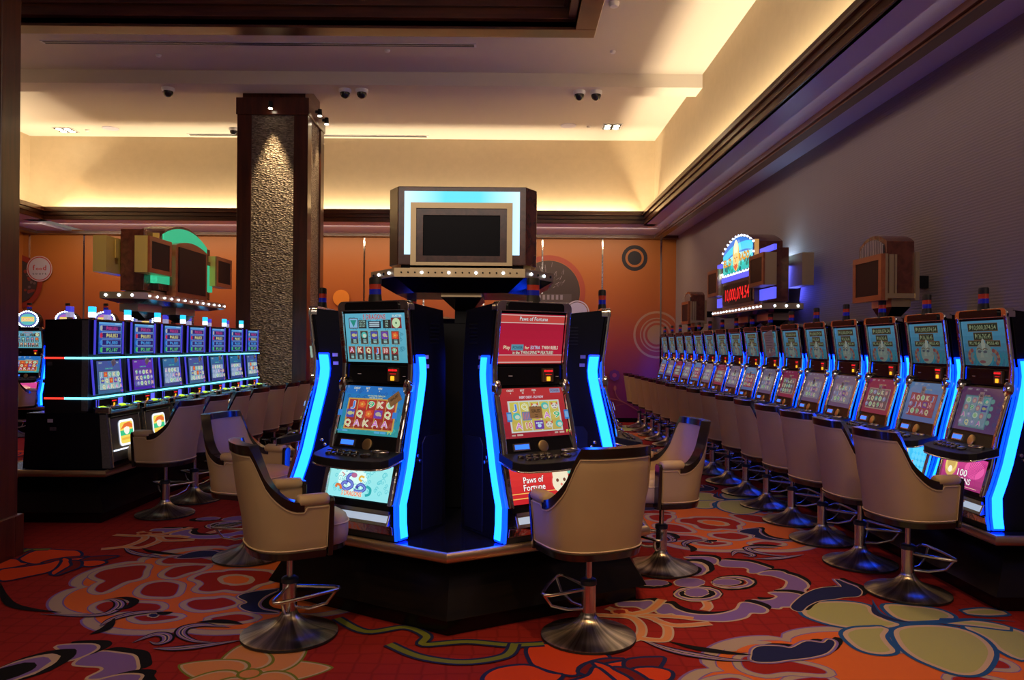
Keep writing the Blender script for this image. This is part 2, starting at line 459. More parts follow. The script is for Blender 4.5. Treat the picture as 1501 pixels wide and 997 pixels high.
def smooth_pts(pts, k=4, closed=False):
    n = len(pts)
    if n < 3: return list(pts)
    out = []
    for i in range(n if closed else n - 1):
        if closed:
            p0, p1, p2, p3 = pts[i - 1], pts[i], pts[(i + 1) % n], pts[(i + 2) % n]
        else:
            p0, p1, p2, p3 = pts[max(0, i - 1)], pts[i], pts[i + 1], pts[min(n - 1, i + 2)]
        for j in range(k):
            t = j / k
            out.append(tuple(.5 * (2 * p1[a] + (p2[a] - p0[a]) * t + (2 * p0[a] - 5 * p1[a] + 4 * p2[a] - p3[a]) * t * t + (3 * p1[a] - p0[a] - 3 * p2[a] + p3[a]) * t ** 3) for a in (0, 1)))
    out.append(pts[0] if closed else pts[-1])
    return out

# ================================================================== SETTING
XR, XL, YB, ZS = 3.44, -9.95, 15.80, 3.81      # right wall, left wall, back wall, soffit
XU, YU, XUL = 2.72, 14.40, -8.95               # upper walls
XT, YT, XTL = 2.49, 14.17, -8.55               # wooden crown
YF = -4.5
m = MB(); m.box(XL - .2, XR + .2, YF, YB + .2, -.1, 0)
floor = tag(m.build('floor', M_carpet), kind='structure')
m = MB(); m.box(XR, XR + .15, YF, YB + .15, 0, ZS + .05)
wall_r = tag(m.build('wall_right', M_wallr), kind='structure')
m = MB(); m.box(XU, XU + .1, YF, YU + .1, ZS + .02, ZC + .02); m.build('upper_wall_panel', M_upper, wall_r)
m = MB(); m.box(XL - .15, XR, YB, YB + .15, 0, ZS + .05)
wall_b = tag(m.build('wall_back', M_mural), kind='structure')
m = MB(); m.box(XUL, XU, YU, YU + .1, ZS + .02, ZC + .02); m.build('upper_wall_panel', M_upper, wall_b)
m = MB(); m.box(XL - .15, XL, YF, YB, 0, ZS + .05)
wall_l = tag(m.build('wall_left', M_wallr), kind='structure')
m = MB(); m.box(XL, XL + .01, 14.2, YB, 0, ZS); m.build('mural_return', M_mural, wall_l)
m = MB(); m.box(XUL - .1, XUL, YF, YU + .1, ZS + .02, ZC + .02); m.build('upper_wall_panel', M_upper, wall_l)
# ceiling with a coffered tray left open in it
TX0, TX1, TY0, TY1, ZT = -7.5, .79, 1.2, 9.30, 5.80
m = MB()
m.box(XUL - .1, TX0, YF, YU + .1, ZC, ZC + .1); m.box(TX1, XU + .1, YF, YU + .1, ZC, ZC + .1)
m.box(TX0, TX1, YF, TY0, ZC, ZC + .1); m.box(TX0, TX1, TY1, YU + .1, ZC, ZC + .1)
ceiling = tag(m.build('ceiling', M_ceil), kind='structure')
m = MB(); m.box(TX0 - .1, TX1 + .1, TY0 - .1, TY1 + .1, ZT, ZT + .1)
m.build('tray_ceiling', M_ceil, ceiling)
m = MB()
for x0, x1, y0, y1 in ((XU, XR, YF, YB), (XTL, XU, YU, YB), (XL, XUL, YF, YB), (XT + .02, XU, YF, YU), (XUL, XU, YT + .02, YU), (XUL, XTL - .02, YF, YU)):
    m.box(x0, x1, y0, y1, ZS, ZS + .05)
m.build('soffit', M_soffit, ceiling)
m = MB(); m.box(XUL, XU, 10.87, 11.26, 5.21, ZC + .02); m.build('ceiling_beam', M_ceil, ceiling)
# wooden frame of the tray: flat border below the ceiling, then steps up inside
m = MB()
for k, (o0, o1, z0, z1) in enumerate(((.25, 0, ZC - .03, ZC + .12), (.0, -.10, ZC + .06, ZC + .24), (-.10, -.16, ZC + .18, ZC + .34), (-.16, -.24, ZC + .28, ZT))):
    a0, a1, b0, b1 = TX0 - o0, TX1 + o0, TY0 - o0, TY1 + o0
    c0, c1, d0, d1 = TX0 - o1, TX1 + o1, TY0 - o1, TY1 + o1
    m.box(a0, a1, d1, b1, z0, z1); m.box(a0, a1, b0, d0, z0, z1); m.box(a0, c0, d0, d1, z0, z1); m.box(c1, a1, d0, d1, z0, z1)
tag(m.build('trim_1', M_mahogh, bevel=.006), kind='structure')
# crown in front of the cove trough
def crown(name, ax, at, sgn, a, b):
    m = MB()
    for off, z0, z1 in ((0, 3.81, 3.885), (.022, 3.885, 3.95), (.05, 3.95, 3.975), (.03, 3.975, 4.04)):
        p, q = at - sgn * off, at + sgn * .06
        lo, hi = min(p, q), max(p, q)
        (m.box(lo, hi, a, b, z0, z1) if ax == 'x' else m.box(a, b, lo, hi, z0, z1))
    return tag(m.build(name, M_mahogh, bevel=.006), kind='structure')
crown('trim_2', 'x', XT, 1, YF, YT + .05)
crown('trim_3', 'y', YT, 1, XTL - .05, XT + .05)
crown('trim_4', 'x', XTL, -1, YF, YT + .05)
m = MB(); m.box(2.95, 3.12, YF, 15.58, ZS - .055, ZS); m.box(2.98, 3.09, YF, 15.58, ZS - .075, ZS - .05)
tag(m.build('trim_5', M_mahogh), kind='structure')
m = MB(); m.box(-9.7, 3.44, 15.60, 15.79, ZS - .06, ZS); tag(m.build('trim_6', M_mahogh), kind='structure')
m = MB(); m.box(-9.74, -9.55, YF, 15.62, ZS - .06, ZS); tag(m.build('trim_7', M_mahogh), kind='structure')
m = MB(); m.box(XL, XR - .02, YB - .015, YB, 0, .09); tag(m.build('baseboard_back', M_base), kind='structure')
m = MB(); m.box(XR - .015, XR, YF, YB - .02, 0, .09); tag(m.build('baseboard_right', M_base), kind='structure')

# ---- columns
def column(x0, x1, y0, y1, top, cap, plinth=0):
    root = MB().box(x0 + .06, x1 - .06, y0 + .06, y1 - .06, 0, top).build('column', M_mahog)
    root['kind'] = 'structure'
    s = .21
    for (a, b) in ((x0, y0), (x1 - s, y0), (x0, y1 - s), (x1 - s, y1 - s)):
        MB().box(a, a + s, b, b + s, .0, cap).build('corner_stile', M_mahog, root, bevel=.006)
    for (a0, a1, b0, b1) in ((x0 + s, x1 - s, y0 + .03, y0 + .07), (x0 + s, x1 - s, y1 - .07, y1 - .03), (x0 + .03, x0 + .07, y0 + s, y1 - s), (x1 - .07, x1 - .03, y0 + s, y1 - s)):
        MB().box(a0, a1, b0, b1, .25, cap).build('stone_panel', M_stone, root)
    if cap < top:
        MB().box(x0 - .015, x1 + .015, y0 - .015, y1 + .015, cap, cap + .25).build('capital', M_mahog, root, bevel=.008)
    for (a0, a1, b0, b1) in ((x0 - .03, x1 + .03, y0 - .03, y0 + .07), (x0 - .03, x1 + .03, y1 - .07, y1 + .03), (x0 - .03, x0 + .07, y0 + .07, y1 - .07), (x1 - .07, x1 + .03, y0 + .07, y1 - .07)):
        MB().box(a0, a1, b0, b1, 0, .30).build('plinth_board', M_mahog, root, bevel=.006)
    return root
column(-3.99, -2.95, 11.30, 12.30, ZC, 4.91)
column(-4.60, -3.55, 4.55, 5.60, ZT, ZT - .05)

# ---- mural graphics and metal joint strips on the back wall
for x in (3.13, 1.93, .70, -.50, -1.73, -2.95, -4.15, -5.3, -6.45, -7.55, -8.69, -9.81):
    MB().box(x - .016, x + .016, YB - .012, YB, .09, ZS - .06).build('metal_joint_strip', M_chrome, wall_b)
class Clip(Panel):
    def P(self, x, y, d):
        return Panel.P(self, min(3.43, max(-9.94, x)), y, d)
mb = MB(); q = Clip(mb, (0, YB - .001, 0), (1, 0, 0), (0, 0, 1))
q.ring(2.59, 3.37, .19, .265, (.012, .008, .014)); q.disc(2.59, 3.37, .145, (.012, .008, .014))
tan = (.50, .27, .14)
for r0, r1 in ((.44, .485), (.325, .35), (.245, .285)): q.ring(3.06, 1.80, r0, r1, tan, 48)
q.disc(3.06, 1.80, .20, (.46, .26, .10), n=32)
q.ring(.83, 2.66, .655, .755, (.40, .065, .03), 48); q.disc(.83, 2.66, .645, (.06, .036, .03), n=40)
for i in range(46):                                     # fireworks and roofs of the monochrome photograph
    a = random.uniform(.15, pi - .15); r = random.uniform(.1, .5); x = .83 + cos(a) * r * random.uniform(.5, 1.1); z = 2.72 + sin(a) * r * .95
    q.stroke([(x, z), (x + random.uniform(.02, .10) * cos(a), z + random.uniform(.03, .12))], .010, random.choice(((.30, .24, .24), (.2, .15, .15), (.14, .10, .09))), sm=1)
q.rect(.28, 1.40, 2.42, 2.45, (.16, .12, .11)); q.rect(.45, 1.30, 2.45, 2.62, (.10, .07, .065))
for i in range(9): q.rect(.40 + i * .11, .46 + i * .11, 2.24, 2.42, random.choice(((.22, .18, .20), (.12, .09, .09))))
for i in range(6): q.rect(.62 + i * .09, .67 + i * .09, 2.50, 2.60, (.30, .25, .27))
q.rect(.26, 1.42, 2.16, 2.22, (.15, .11, .11))
q.ring(1.42, 2.24, .225, .25, (.62, .52, .58), 36); q.disc(1.42, 2.24, .21, (.52, .46, .62), n=32)
vine = (.44, .12, .075)
q.stroke([(1.6, .52), (1.93, .49), (2.12, .485), (2.32, .44), (2.52, .34), (2.72, .22)], .018, vine)
q.stroke([(2.42, .40), (2.30, .47), (2.23, .56), (2.21, .66)], .014, vine); q.disc(2.205, .70, .028, vine, .055)
q.stroke([(2.05, .18), (2.12, .28), (2.26, .35), (2.42, .385)], .014, (.34, .05, .06))
for k in range(8):
    q.disc(2.19 + .075 * cos(k * pi / 4), .965 + .075 * sin(k * pi / 4), .042, (.14, .015, .14), n=12)
q.disc(2.19, .965, .045, (.42, .05, .12), n=14)
q.disc(-3.41, 2.5, .17, (.85, .26, .02))
q.ring(-10.08, 2.78, .46, .56, (.30, .03, .012), 40); q.disc(-10.08, 2.78, .45, (.05, .032, .028), n=36)
for i in range(16): q.disc(-9.9 + random.uniform(0, .22), 2.55 + random.uniform(0, .5), random.uniform(.02, .04), random.choice(((.24, .04, .02), (.15, .10, .09))), n=8)
q.disc(-9.58, 3.05, .262, (.62, .45, .42), n=36); q.ring(-9.58, 3.05, .225, .245, (.42, .05, .03), 36)
q.disc(-9.58, 3.05, .222, (.50, .45, .47), n=36)
q.text('f', -9.695, 3.02, .105, (.48, .02, .01), .05); q.text('oo', -9.59, 3.02, .068, (.48, .02, .01), .13); q.text('d', -9.475, 3.02, .10, (.48, .02, .01), .07)
q.text('c o u r t', -9.58, 2.93, .045, (.02, .015, .02), .28)
mb.build('mural_print', M_flat, wall_b)

# ---- carpet pattern printed on the floor, one repeat placed on a half-drop lattice
mb = MB(); cp = Panel(mb, (0, 0, 0), (1, 0, 0), (0, 1, 0)); cp.step = .000025
RED = (.30, .020, .016); DRED = (.17, .012, .012); ORG = (.66, .145, .034); GRY = (.42, .32, .25); LAV = (.215, .13, .36); BLK = (.010, .009, .010)
NAV = (.018, .022, .085); CRM = (.52, .38, .27); PCH = (.62, .25, .10); VER = (.64, .060, .014); SAG = (.38, .385, .15); BLU = (.02, .085, .26); OLV = (.17, .19, .03)
def blob(cx, cy, r, nb, amp, c, rot=0, n=96, sx=1, sy=1, sharp=1.0):
    pts = []
    for i in range(n):
        a = 2 * pi * i / n
        k = abs(cos(nb * a / 2)) ** sharp
        rr = r * (1 - amp + amp * k)
        pts.append((cx + rr * sx * cos(a + rot), cy + rr * sy * sin(a + rot)))
    cp.poly(pts, c)
def petal(cx, cy, a, r0, r1, w, layers, tip=.5):
    """petal along direction a from r0 to r1; layers = ((grow, colour), ...)"""
    for g, c in layers:
        pts = []
        for i in range(25):
            t = i / 24
            s = r0 - g + (r1 - r0 + 2 * g) * t
            h = (w + g) * (sin(pi * t ** tip)) ** .7
            pts.append((s, h))
        pts = pts + [(s, -h) for s, h in reversed(pts[1:-1])]
        cp.poly([(cx + s * cos(a) - h * sin(a), cy + s * sin(a) + h * cos(a)) for s, h in pts], c)
def lines(pts, specs):
    for w, c, tp in specs: cp.stroke(pts, w, c, taper=tp, sm=6)
CARPET = (
    ('dahlia', ((1.83, 6.80),)),
    ('rp', ((0.87, 6.88), (0.87, 6.99), (0.97, 7.08), (1.09, 7.11), (1.14, 6.98), (1.19, 6.83), (1.13, 6.74), (1.11, 6.58), (1.09, 6.53), (1.03, 6.58), (1.00, 6.68), (1.00, 6.76), (0.92, 6.82))),
    ('rp', ((2.79, 6.72), (2.79, 6.61), (2.70, 6.52), (2.57, 6.49), (2.53, 6.63), (2.48, 6.78), (2.54, 6.86), (2.56, 7.02), (2.58, 7.08), (2.63, 7.02), (2.67, 6.92), (2.66, 6.84), (2.74, 6.78))),
    ('rp', ((1.33, 6.55), (1.31, 6.69), (1.38, 6.75), (1.48, 6.71), (1.52, 6.65), (1.56, 6.48), (1.47, 6.46), (1.39, 6.48))),
    ('rp', ((2.34, 7.05), (2.35, 6.92), (2.28, 6.85), (2.19, 6.89), (2.14, 6.95), (2.10, 7.12), (2.20, 7.15), (2.28, 7.12))),
    ('rp', ((1.31, 6.94), (1.32, 7.07), (1.42, 7.12), (1.51, 7.12), (1.50, 7.01), (1.45, 6.94), (1.41, 6.85), (1.35, 6.87))),
    ('rp', ((1.16, 7.23), (1.20, 7.36), (1.34, 7.34), (1.51, 7.24), (1.52, 7.17), (1.35, 7.19), (1.23, 7.16))),
    ('rp', ((1.71, 6.33), (1.73, 6.40), (1.83, 6.42), (1.89, 6.44), (1.99, 6.35), (1.95, 6.28), (1.86, 6.23), (1.78, 6.25))),
    ('rp', ((1.95, 6.08), (1.98, 6.12), (2.08, 6.16), (2.18, 6.10), (2.12, 6.05), (2.04, 6.03))),
    ('rp', ((1.20, 6.28), (1.22, 6.35), (1.33, 6.34), (1.53, 6.32), (1.58, 6.22), (1.42, 6.19), (1.32, 6.17), (1.24, 6.22))),
    ('rp', ((2.47, 7.32), (2.45, 7.25), (2.34, 7.26), (2.14, 7.28), (2.09, 7.38), (2.24, 7.41), (2.34, 7.43), (2.42, 7.38))),
    ('rp', ((1.51, 6.10), (1.57, 6.13), (1.67, 6.13), (1.75, 6.11), (1.69, 6.06), (1.59, 6.04))),
    ('rp', ((2.15, 7.50), (2.09, 7.47), (2.00, 7.47), (1.92, 7.49), (1.97, 7.55), (2.08, 7.56))),
    ('rp', ((1.55, 6.83), (1.58, 6.94), (1.68, 6.97), (1.74, 7.01), (1.99, 6.98), (2.06, 6.79), (2.00, 6.70), (1.96, 6.57), (1.84, 6.60), (1.75, 6.56), (1.67, 6.60), (1.66, 6.71), (1.61, 6.78))),
    ('GRY', ((1.96, 6.80), (1.96, 6.77), (1.96, 6.74), (1.95, 6.72), (1.93, 6.70), (1.91, 6.69), (1.88, 6.68), (1.84, 6.68), (1.81, 6.70), (1.78, 6.71), (1.75, 6.74), (1.73, 6.77), (1.71, 6.80), (1.70, 6.83), (1.70, 6.86), (1.71, 6.89), (1.73, 6.91), (1.76, 6.92), (1.79, 6.93), (1.82, 6.92), (1.86, 6.91), (1.89, 6.89), (1.92, 6.87), (1.94, 6.84))),
    ('ORG', ((1.92, 6.80), (1.92, 6.78), (1.92, 6.76), (1.91, 6.74), (1.90, 6.73), (1.88, 6.72), (1.86, 6.72), (1.84, 6.72), (1.82, 6.73), (1.79, 6.74), (1.77, 6.76), (1.76, 6.78), (1.75, 6.80), (1.74, 6.82), (1.74, 6.84), (1.75, 6.86), (1.76, 6.88), (1.78, 6.88), (1.80, 6.89), (1.82, 6.89), (1.85, 6.88), (1.87, 6.86), (1.89, 6.85), (1.91, 6.83))),
    ('plume', ((1.97, 6.47), (2.02, 6.55), (2.16, 6.61), (2.12, 6.48), (2.12, 6.34), (2.18, 6.24), (2.29, 6.19), (2.13, 6.21), (2.04, 6.30), (2.06, 6.37))),
    ('lav', ((1.53, 5.55), (1.58, 5.61), (1.68, 5.59), (1.76, 5.56), (1.82, 5.47), (1.85, 5.39), (1.78, 5.32), (1.68, 5.30), (1.70, 5.39), (1.67, 5.43), (1.59, 5.44), (1.53, 5.46))),
    ('lav', ((1.73, 5.27), (1.81, 5.34), (1.90, 5.34), (1.92, 5.28), (1.96, 5.22), (1.98, 5.11), (1.96, 5.01), (1.91, 4.94), (1.89, 4.88), (1.83, 4.88), (1.77, 4.91), (1.72, 4.91), (1.79, 4.96), (1.84, 5.04), (1.87, 5.12), (1.84, 5.20), (1.79, 5.25))),
    ('lav', ((1.67, 4.87), (1.75, 4.88), (1.81, 4.87), (1.85, 4.82), (1.82, 4.76), (1.78, 4.69), (1.72, 4.62), (1.65, 4.61), (1.62, 4.58), (1.57, 4.60), (1.53, 4.64), (1.52, 4.73), (1.57, 4.72), (1.64, 4.74), (1.69, 4.79), (1.69, 4.83))),
    ('lav', ((0.89, 4.55), (0.93, 4.62), (0.98, 4.64), (1.00, 4.56), (1.05, 4.49), (1.12, 4.46), (1.20, 4.46), (1.28, 4.49), (1.37, 4.56), (1.43, 4.67), (1.48, 4.67), (1.53, 4.61), (1.54, 4.55), (1.50, 4.50), (1.43, 4.50), (1.38, 4.43), (1.30, 4.38), (1.22, 4.36), (1.13, 4.37), (1.05, 4.39), (1.00, 4.43), (0.97, 4.48), (0.92, 4.47), (0.89, 4.49))),
    ('lav', ((0.69, 4.67), (0.81, 4.68), (0.88, 4.70), (0.89, 4.65), (0.87, 4.58), (0.82, 4.54), (0.78, 4.59), (0.68, 4.60))),
    ('lav', ((1.32, 5.68), (1.47, 5.70), (1.53, 5.66), (1.53, 5.59), (1.49, 5.51), (1.42, 5.50), (1.38, 5.61))),
    ('BLK', ((1.66, 5.08), (1.64, 5.04), (1.61, 5.00), (1.58, 4.97), (1.54, 4.94), (1.50, 4.93), (1.46, 4.92), (1.42, 4.92), (1.39, 4.94), (1.37, 4.96), (1.35, 5.00), (1.35, 5.03), (1.35, 5.08), (1.37, 5.12), (1.40, 5.16), (1.43, 5.20), (1.47, 5.22), (1.51, 5.24), (1.56, 5.25), (1.60, 5.25), (1.63, 5.23), (1.65, 5.20), (1.67, 5.17), (1.67, 5.13))),
    ('CRM', ((1.64, 5.08), (1.62, 5.05), (1.60, 5.02), (1.57, 4.99), (1.53, 4.97), (1.50, 4.95), (1.46, 4.95), (1.42, 4.95), (1.39, 4.96), (1.37, 4.98), (1.35, 5.01), (1.35, 5.04), (1.35, 5.08), (1.37, 5.11), (1.39, 5.14), (1.42, 5.17), (1.46, 5.20), (1.50, 5.21), (1.54, 5.22), (1.57, 5.22), (1.61, 5.20), (1.63, 5.18), (1.64, 5.15), (1.65, 5.12))),
    ('LAV', ((1.63, 5.08), (1.61, 5.05), (1.59, 5.03), (1.56, 5.00), (1.53, 4.98), (1.50, 4.97), (1.46, 4.96), (1.43, 4.97), (1.40, 4.98), (1.38, 5.00), (1.36, 5.02), (1.36, 5.05), (1.36, 5.08), (1.37, 5.11), (1.40, 5.14), (1.42, 5.16), (1.46, 5.18), (1.49, 5.20), (1.53, 5.20), (1.56, 5.20), (1.59, 5.19), (1.62, 5.17), (1.63, 5.14), (1.63, 5.11))),
    ('CRM', ((1.60, 5.08), (1.59, 5.06), (1.57, 5.03), (1.54, 5.01), (1.51, 5.00), (1.49, 4.99), (1.45, 4.98), (1.43, 4.98), (1.40, 4.99), (1.38, 5.01), (1.37, 5.03), (1.36, 5.05), (1.37, 5.08), (1.38, 5.10), (1.40, 5.13), (1.42, 5.15), (1.45, 5.17), (1.48, 5.18), (1.51, 5.18), (1.54, 5.18), (1.57, 5.17), (1.59, 5.15), (1.60, 5.13), (1.60, 5.11))),
    ('RED', ((1.59, 5.08), (1.58, 5.06), (1.56, 5.04), (1.54, 5.02), (1.51, 5.01), (1.48, 5.00), (1.45, 4.99), (1.42, 5.00), (1.40, 5.00), (1.38, 5.02), (1.37, 5.03), (1.36, 5.05), (1.37, 5.08), (1.38, 5.10), (1.39, 5.12), (1.42, 5.14), (1.44, 5.16), (1.47, 5.17), (1.50, 5.17), (1.53, 5.17), (1.55, 5.16), (1.57, 5.14), (1.59, 5.13), (1.59, 5.11))),
    ('BLK', ((1.58, 5.09), (1.57, 5.07), (1.55, 5.04), (1.53, 5.03), (1.50, 5.01), (1.47, 5.00), (1.44, 5.00), (1.41, 5.00), (1.39, 5.01), (1.37, 5.02), (1.36, 5.04), (1.35, 5.06), (1.36, 5.08), (1.37, 5.11), (1.38, 5.13), (1.41, 5.15), (1.43, 5.16), (1.46, 5.17), (1.49, 5.17), (1.52, 5.17), (1.54, 5.17), (1.56, 5.15), (1.58, 5.13), (1.58, 5.11))),
    ('CRM', ((1.56, 5.09), (1.55, 5.07), (1.53, 5.05), (1.51, 5.03), (1.49, 5.02), (1.46, 5.01), (1.44, 5.01), (1.41, 5.01), (1.39, 5.02), (1.37, 5.03), (1.36, 5.04), (1.36, 5.06), (1.36, 5.08), (1.37, 5.10), (1.38, 5.12), (1.40, 5.14), (1.43, 5.15), (1.45, 5.16), (1.48, 5.16), (1.50, 5.16), (1.53, 5.15), (1.54, 5.14), (1.55, 5.13), (1.56, 5.11))),
    ('LAV', ((1.55, 5.09), (1.54, 5.07), (1.53, 5.05), (1.51, 5.04), (1.49, 5.03), (1.46, 5.02), (1.44, 5.02), (1.42, 5.02), (1.40, 5.03), (1.38, 5.04), (1.37, 5.05), (1.36, 5.07), (1.36, 5.08), (1.37, 5.10), (1.39, 5.12), (1.40, 5.13), (1.43, 5.14), (1.45, 5.15), (1.48, 5.15), (1.50, 5.15), (1.52, 5.14), (1.54, 5.13), (1.55, 5.12), (1.55, 5.10))),
    ('BLK', ((1.37, 4.84), (1.35, 4.80), (1.32, 4.76), (1.29, 4.73), (1.25, 4.70), (1.21, 4.69), (1.17, 4.68), (1.13, 4.68), (1.10, 4.70), (1.07, 4.72), (1.05, 4.76), (1.04, 4.79), (1.05, 4.84), (1.06, 4.88), (1.09, 4.92), (1.12, 4.96), (1.16, 4.99), (1.21, 5.01), (1.25, 5.01), (1.29, 5.01), (1.33, 4.99), (1.35, 4.96), (1.37, 4.93), (1.37, 4.89))),
    ('CRM', ((1.36, 4.84), (1.34, 4.80), (1.32, 4.76), (1.28, 4.73), (1.25, 4.71), (1.21, 4.69), (1.17, 4.69), (1.13, 4.69), (1.10, 4.71), (1.08, 4.73), (1.06, 4.76), (1.05, 4.79), (1.05, 4.83), (1.07, 4.87), (1.09, 4.91), (1.12, 4.94), (1.16, 4.96), (1.20, 4.98), (1.24, 4.99), (1.28, 4.98), (1.32, 4.97), (1.34, 4.94), (1.36, 4.91), (1.36, 4.88))),
    ('LAV', ((1.35, 4.84), (1.33, 4.80), (1.31, 4.77), (1.28, 4.75), (1.25, 4.72), (1.21, 4.71), (1.18, 4.71), (1.14, 4.71), (1.11, 4.72), (1.09, 4.74), (1.07, 4.77), (1.06, 4.80), (1.06, 4.83), (1.08, 4.86), (1.10, 4.90), (1.13, 4.92), (1.16, 4.95), (1.20, 4.96), (1.24, 4.97), (1.28, 4.96), (1.31, 4.95), (1.33, 4.93), (1.35, 4.90), (1.35, 4.87))),
    ('CRM', ((1.33, 4.84), (1.31, 4.81), (1.30, 4.79), (1.27, 4.76), (1.24, 4.75), (1.21, 4.74), (1.18, 4.73), (1.15, 4.73), (1.12, 4.74), (1.10, 4.76), (1.09, 4.78), (1.08, 4.81), (1.08, 4.83), (1.09, 4.86), (1.11, 4.89), (1.14, 4.92), (1.17, 4.93), (1.20, 4.95), (1.23, 4.95), (1.26, 4.95), (1.29, 4.94), (1.31, 4.92), (1.33, 4.90), (1.33, 4.87))),
    ('BLK', ((1.32, 4.85), (1.31, 4.82), (1.29, 4.80), (1.27, 4.78), (1.24, 4.76), (1.21, 4.75), (1.18, 4.75), (1.15, 4.75), (1.13, 4.76), (1.11, 4.78), (1.09, 4.79), (1.09, 4.82), (1.09, 4.84), (1.10, 4.87), (1.12, 4.89), (1.14, 4.91), (1.17, 4.93), (1.20, 4.94), (1.23, 4.94), (1.26, 4.94), (1.28, 4.93), (1.30, 4.92), (1.32, 4.89), (1.32, 4.87))),
    ('CRM', ((1.28, 4.87), (1.28, 4.84), (1.26, 4.82), (1.24, 4.80), (1.22, 4.78), (1.20, 4.77), (1.18, 4.77), (1.16, 4.77), (1.15, 4.78), (1.13, 4.80), (1.12, 4.82), (1.12, 4.84), (1.13, 4.86), (1.13, 4.89), (1.15, 4.91), (1.17, 4.93), (1.19, 4.95), (1.21, 4.96), (1.23, 4.96), (1.25, 4.96), (1.27, 4.95), (1.28, 4.94), (1.29, 4.92), (1.29, 4.89))),
    ('LAV', ((1.28, 4.87), (1.27, 4.84), (1.26, 4.83), (1.24, 4.81), (1.22, 4.79), (1.20, 4.79), (1.19, 4.78), (1.17, 4.79), (1.15, 4.79), (1.14, 4.80), (1.13, 4.82), (1.13, 4.84), (1.13, 4.86), (1.14, 4.88), (1.15, 4.91), (1.17, 4.92), (1.19, 4.94), (1.21, 4.95), (1.23, 4.95), (1.25, 4.95), (1.26, 4.94), (1.27, 4.93), (1.28, 4.91), (1.28, 4.89))),
    ('BLK', ((1.47, 5.43), (1.46, 5.38), (1.43, 5.33), (1.40, 5.29), (1.36, 5.25), (1.32, 5.23), (1.29, 5.22), (1.26, 5.23), (1.23, 5.25), (1.21, 5.28), (1.20, 5.32), (1.20, 5.37), (1.20, 5.42), (1.22, 5.48), (1.24, 5.53), (1.28, 5.58), (1.31, 5.61), (1.35, 5.63), (1.39, 5.64), (1.43, 5.64), (1.45, 5.62), (1.47, 5.58), (1.48, 5.54), (1.48, 5.48))),
    ('CRM', ((1.42, 5.39), (1.41, 5.34), (1.38, 5.30), (1.36, 5.26), (1.33, 5.23), (1.29, 5.21), (1.26, 5.21), (1.24, 5.21), (1.21, 5.23), (1.20, 5.25), (1.19, 5.29), (1.19, 5.33), (1.19, 5.38), (1.21, 5.43), (1.23, 5.48), (1.26, 5.52), (1.29, 5.55), (1.32, 5.57), (1.35, 5.58), (1.38, 5.57), (1.41, 5.55), (1.42, 5.52), (1.43, 5.48), (1.43, 5.44))),
    ('LAV', ((1.40, 5.38), (1.38, 5.33), (1.36, 5.30), (1.34, 5.26), (1.31, 5.24), (1.29, 5.22), (1.26, 5.22), (1.24, 5.22), (1.22, 5.24), (1.20, 5.26), (1.19, 5.29), (1.19, 5.33), (1.20, 5.37), (1.21, 5.41), (1.23, 5.45), (1.25, 5.48), (1.28, 5.51), (1.31, 5.53), (1.33, 5.54), (1.36, 5.53), (1.38, 5.51), (1.40, 5.49), (1.40, 5.46), (1.40, 5.42))),
    ('BLK', ((1.36, 5.35), (1.35, 5.32), (1.33, 5.29), (1.31, 5.26), (1.29, 5.24), (1.27, 5.23), (1.25, 5.22), (1.23, 5.23), (1.21, 5.24), (1.20, 5.26), (1.19, 5.28), (1.19, 5.31), (1.19, 5.34), (1.20, 5.38), (1.22, 5.41), (1.24, 5.43), (1.26, 5.45), (1.28, 5.47), (1.31, 5.47), (1.33, 5.47), (1.34, 5.46), (1.36, 5.44), (1.37, 5.41), (1.37, 5.38))),
    ('BLK', ((1.09, 5.03), (1.08, 5.01), (1.06, 4.99), (1.04, 4.97), (1.01, 4.96), (0.97, 4.95), (0.94, 4.94), (0.91, 4.95), (0.88, 4.95), (0.85, 4.96), (0.83, 4.98), (0.82, 5.00), (0.82, 5.03), (0.83, 5.05), (0.85, 5.07), (0.87, 5.09), (0.90, 5.10), (0.94, 5.11), (0.97, 5.12), (1.01, 5.11), (1.04, 5.11), (1.06, 5.09), (1.08, 5.08), (1.09, 5.05))),
    ('CRM', ((1.07, 5.06), (1.07, 5.04), (1.05, 5.02), (1.03, 5.01), (1.01, 4.99), (0.98, 4.99), (0.96, 4.98), (0.93, 4.99), (0.91, 4.99), (0.89, 5.00), (0.87, 5.02), (0.87, 5.03), (0.87, 5.05), (0.87, 5.07), (0.89, 5.09), (0.91, 5.11), (0.93, 5.12), (0.96, 5.13), (0.98, 5.13), (1.01, 5.13), (1.03, 5.12), (1.05, 5.11), (1.07, 5.09), (1.07, 5.08))),
    ('LAV', ((1.07, 5.06), (1.06, 5.04), (1.05, 5.03), (1.03, 5.01), (1.01, 5.00), (0.98, 5.00), (0.96, 4.99), (0.93, 5.00), (0.91, 5.00), (0.89, 5.01), (0.88, 5.02), (0.87, 5.04), (0.87, 5.05), (0.88, 5.07), (0.89, 5.08), (0.91, 5.10), (0.93, 5.11), (0.96, 5.11), (0.98, 5.12), (1.01, 5.12), (1.03, 5.11), (1.05, 5.10), (1.06, 5.09), (1.07, 5.07))),
    ('CRM', ((1.31, 5.07), (1.30, 5.04), (1.29, 5.02), (1.26, 5.00), (1.24, 4.98), (1.21, 4.97), (1.18, 4.97), (1.16, 4.97), (1.13, 4.98), (1.12, 4.99), (1.10, 5.01), (1.10, 5.04), (1.10, 5.07), (1.11, 5.09), (1.13, 5.12), (1.15, 5.14), (1.18, 5.16), (1.20, 5.17), (1.23, 5.18), (1.26, 5.17), (1.28, 5.16), (1.30, 5.15), (1.31, 5.13), (1.32, 5.10))),
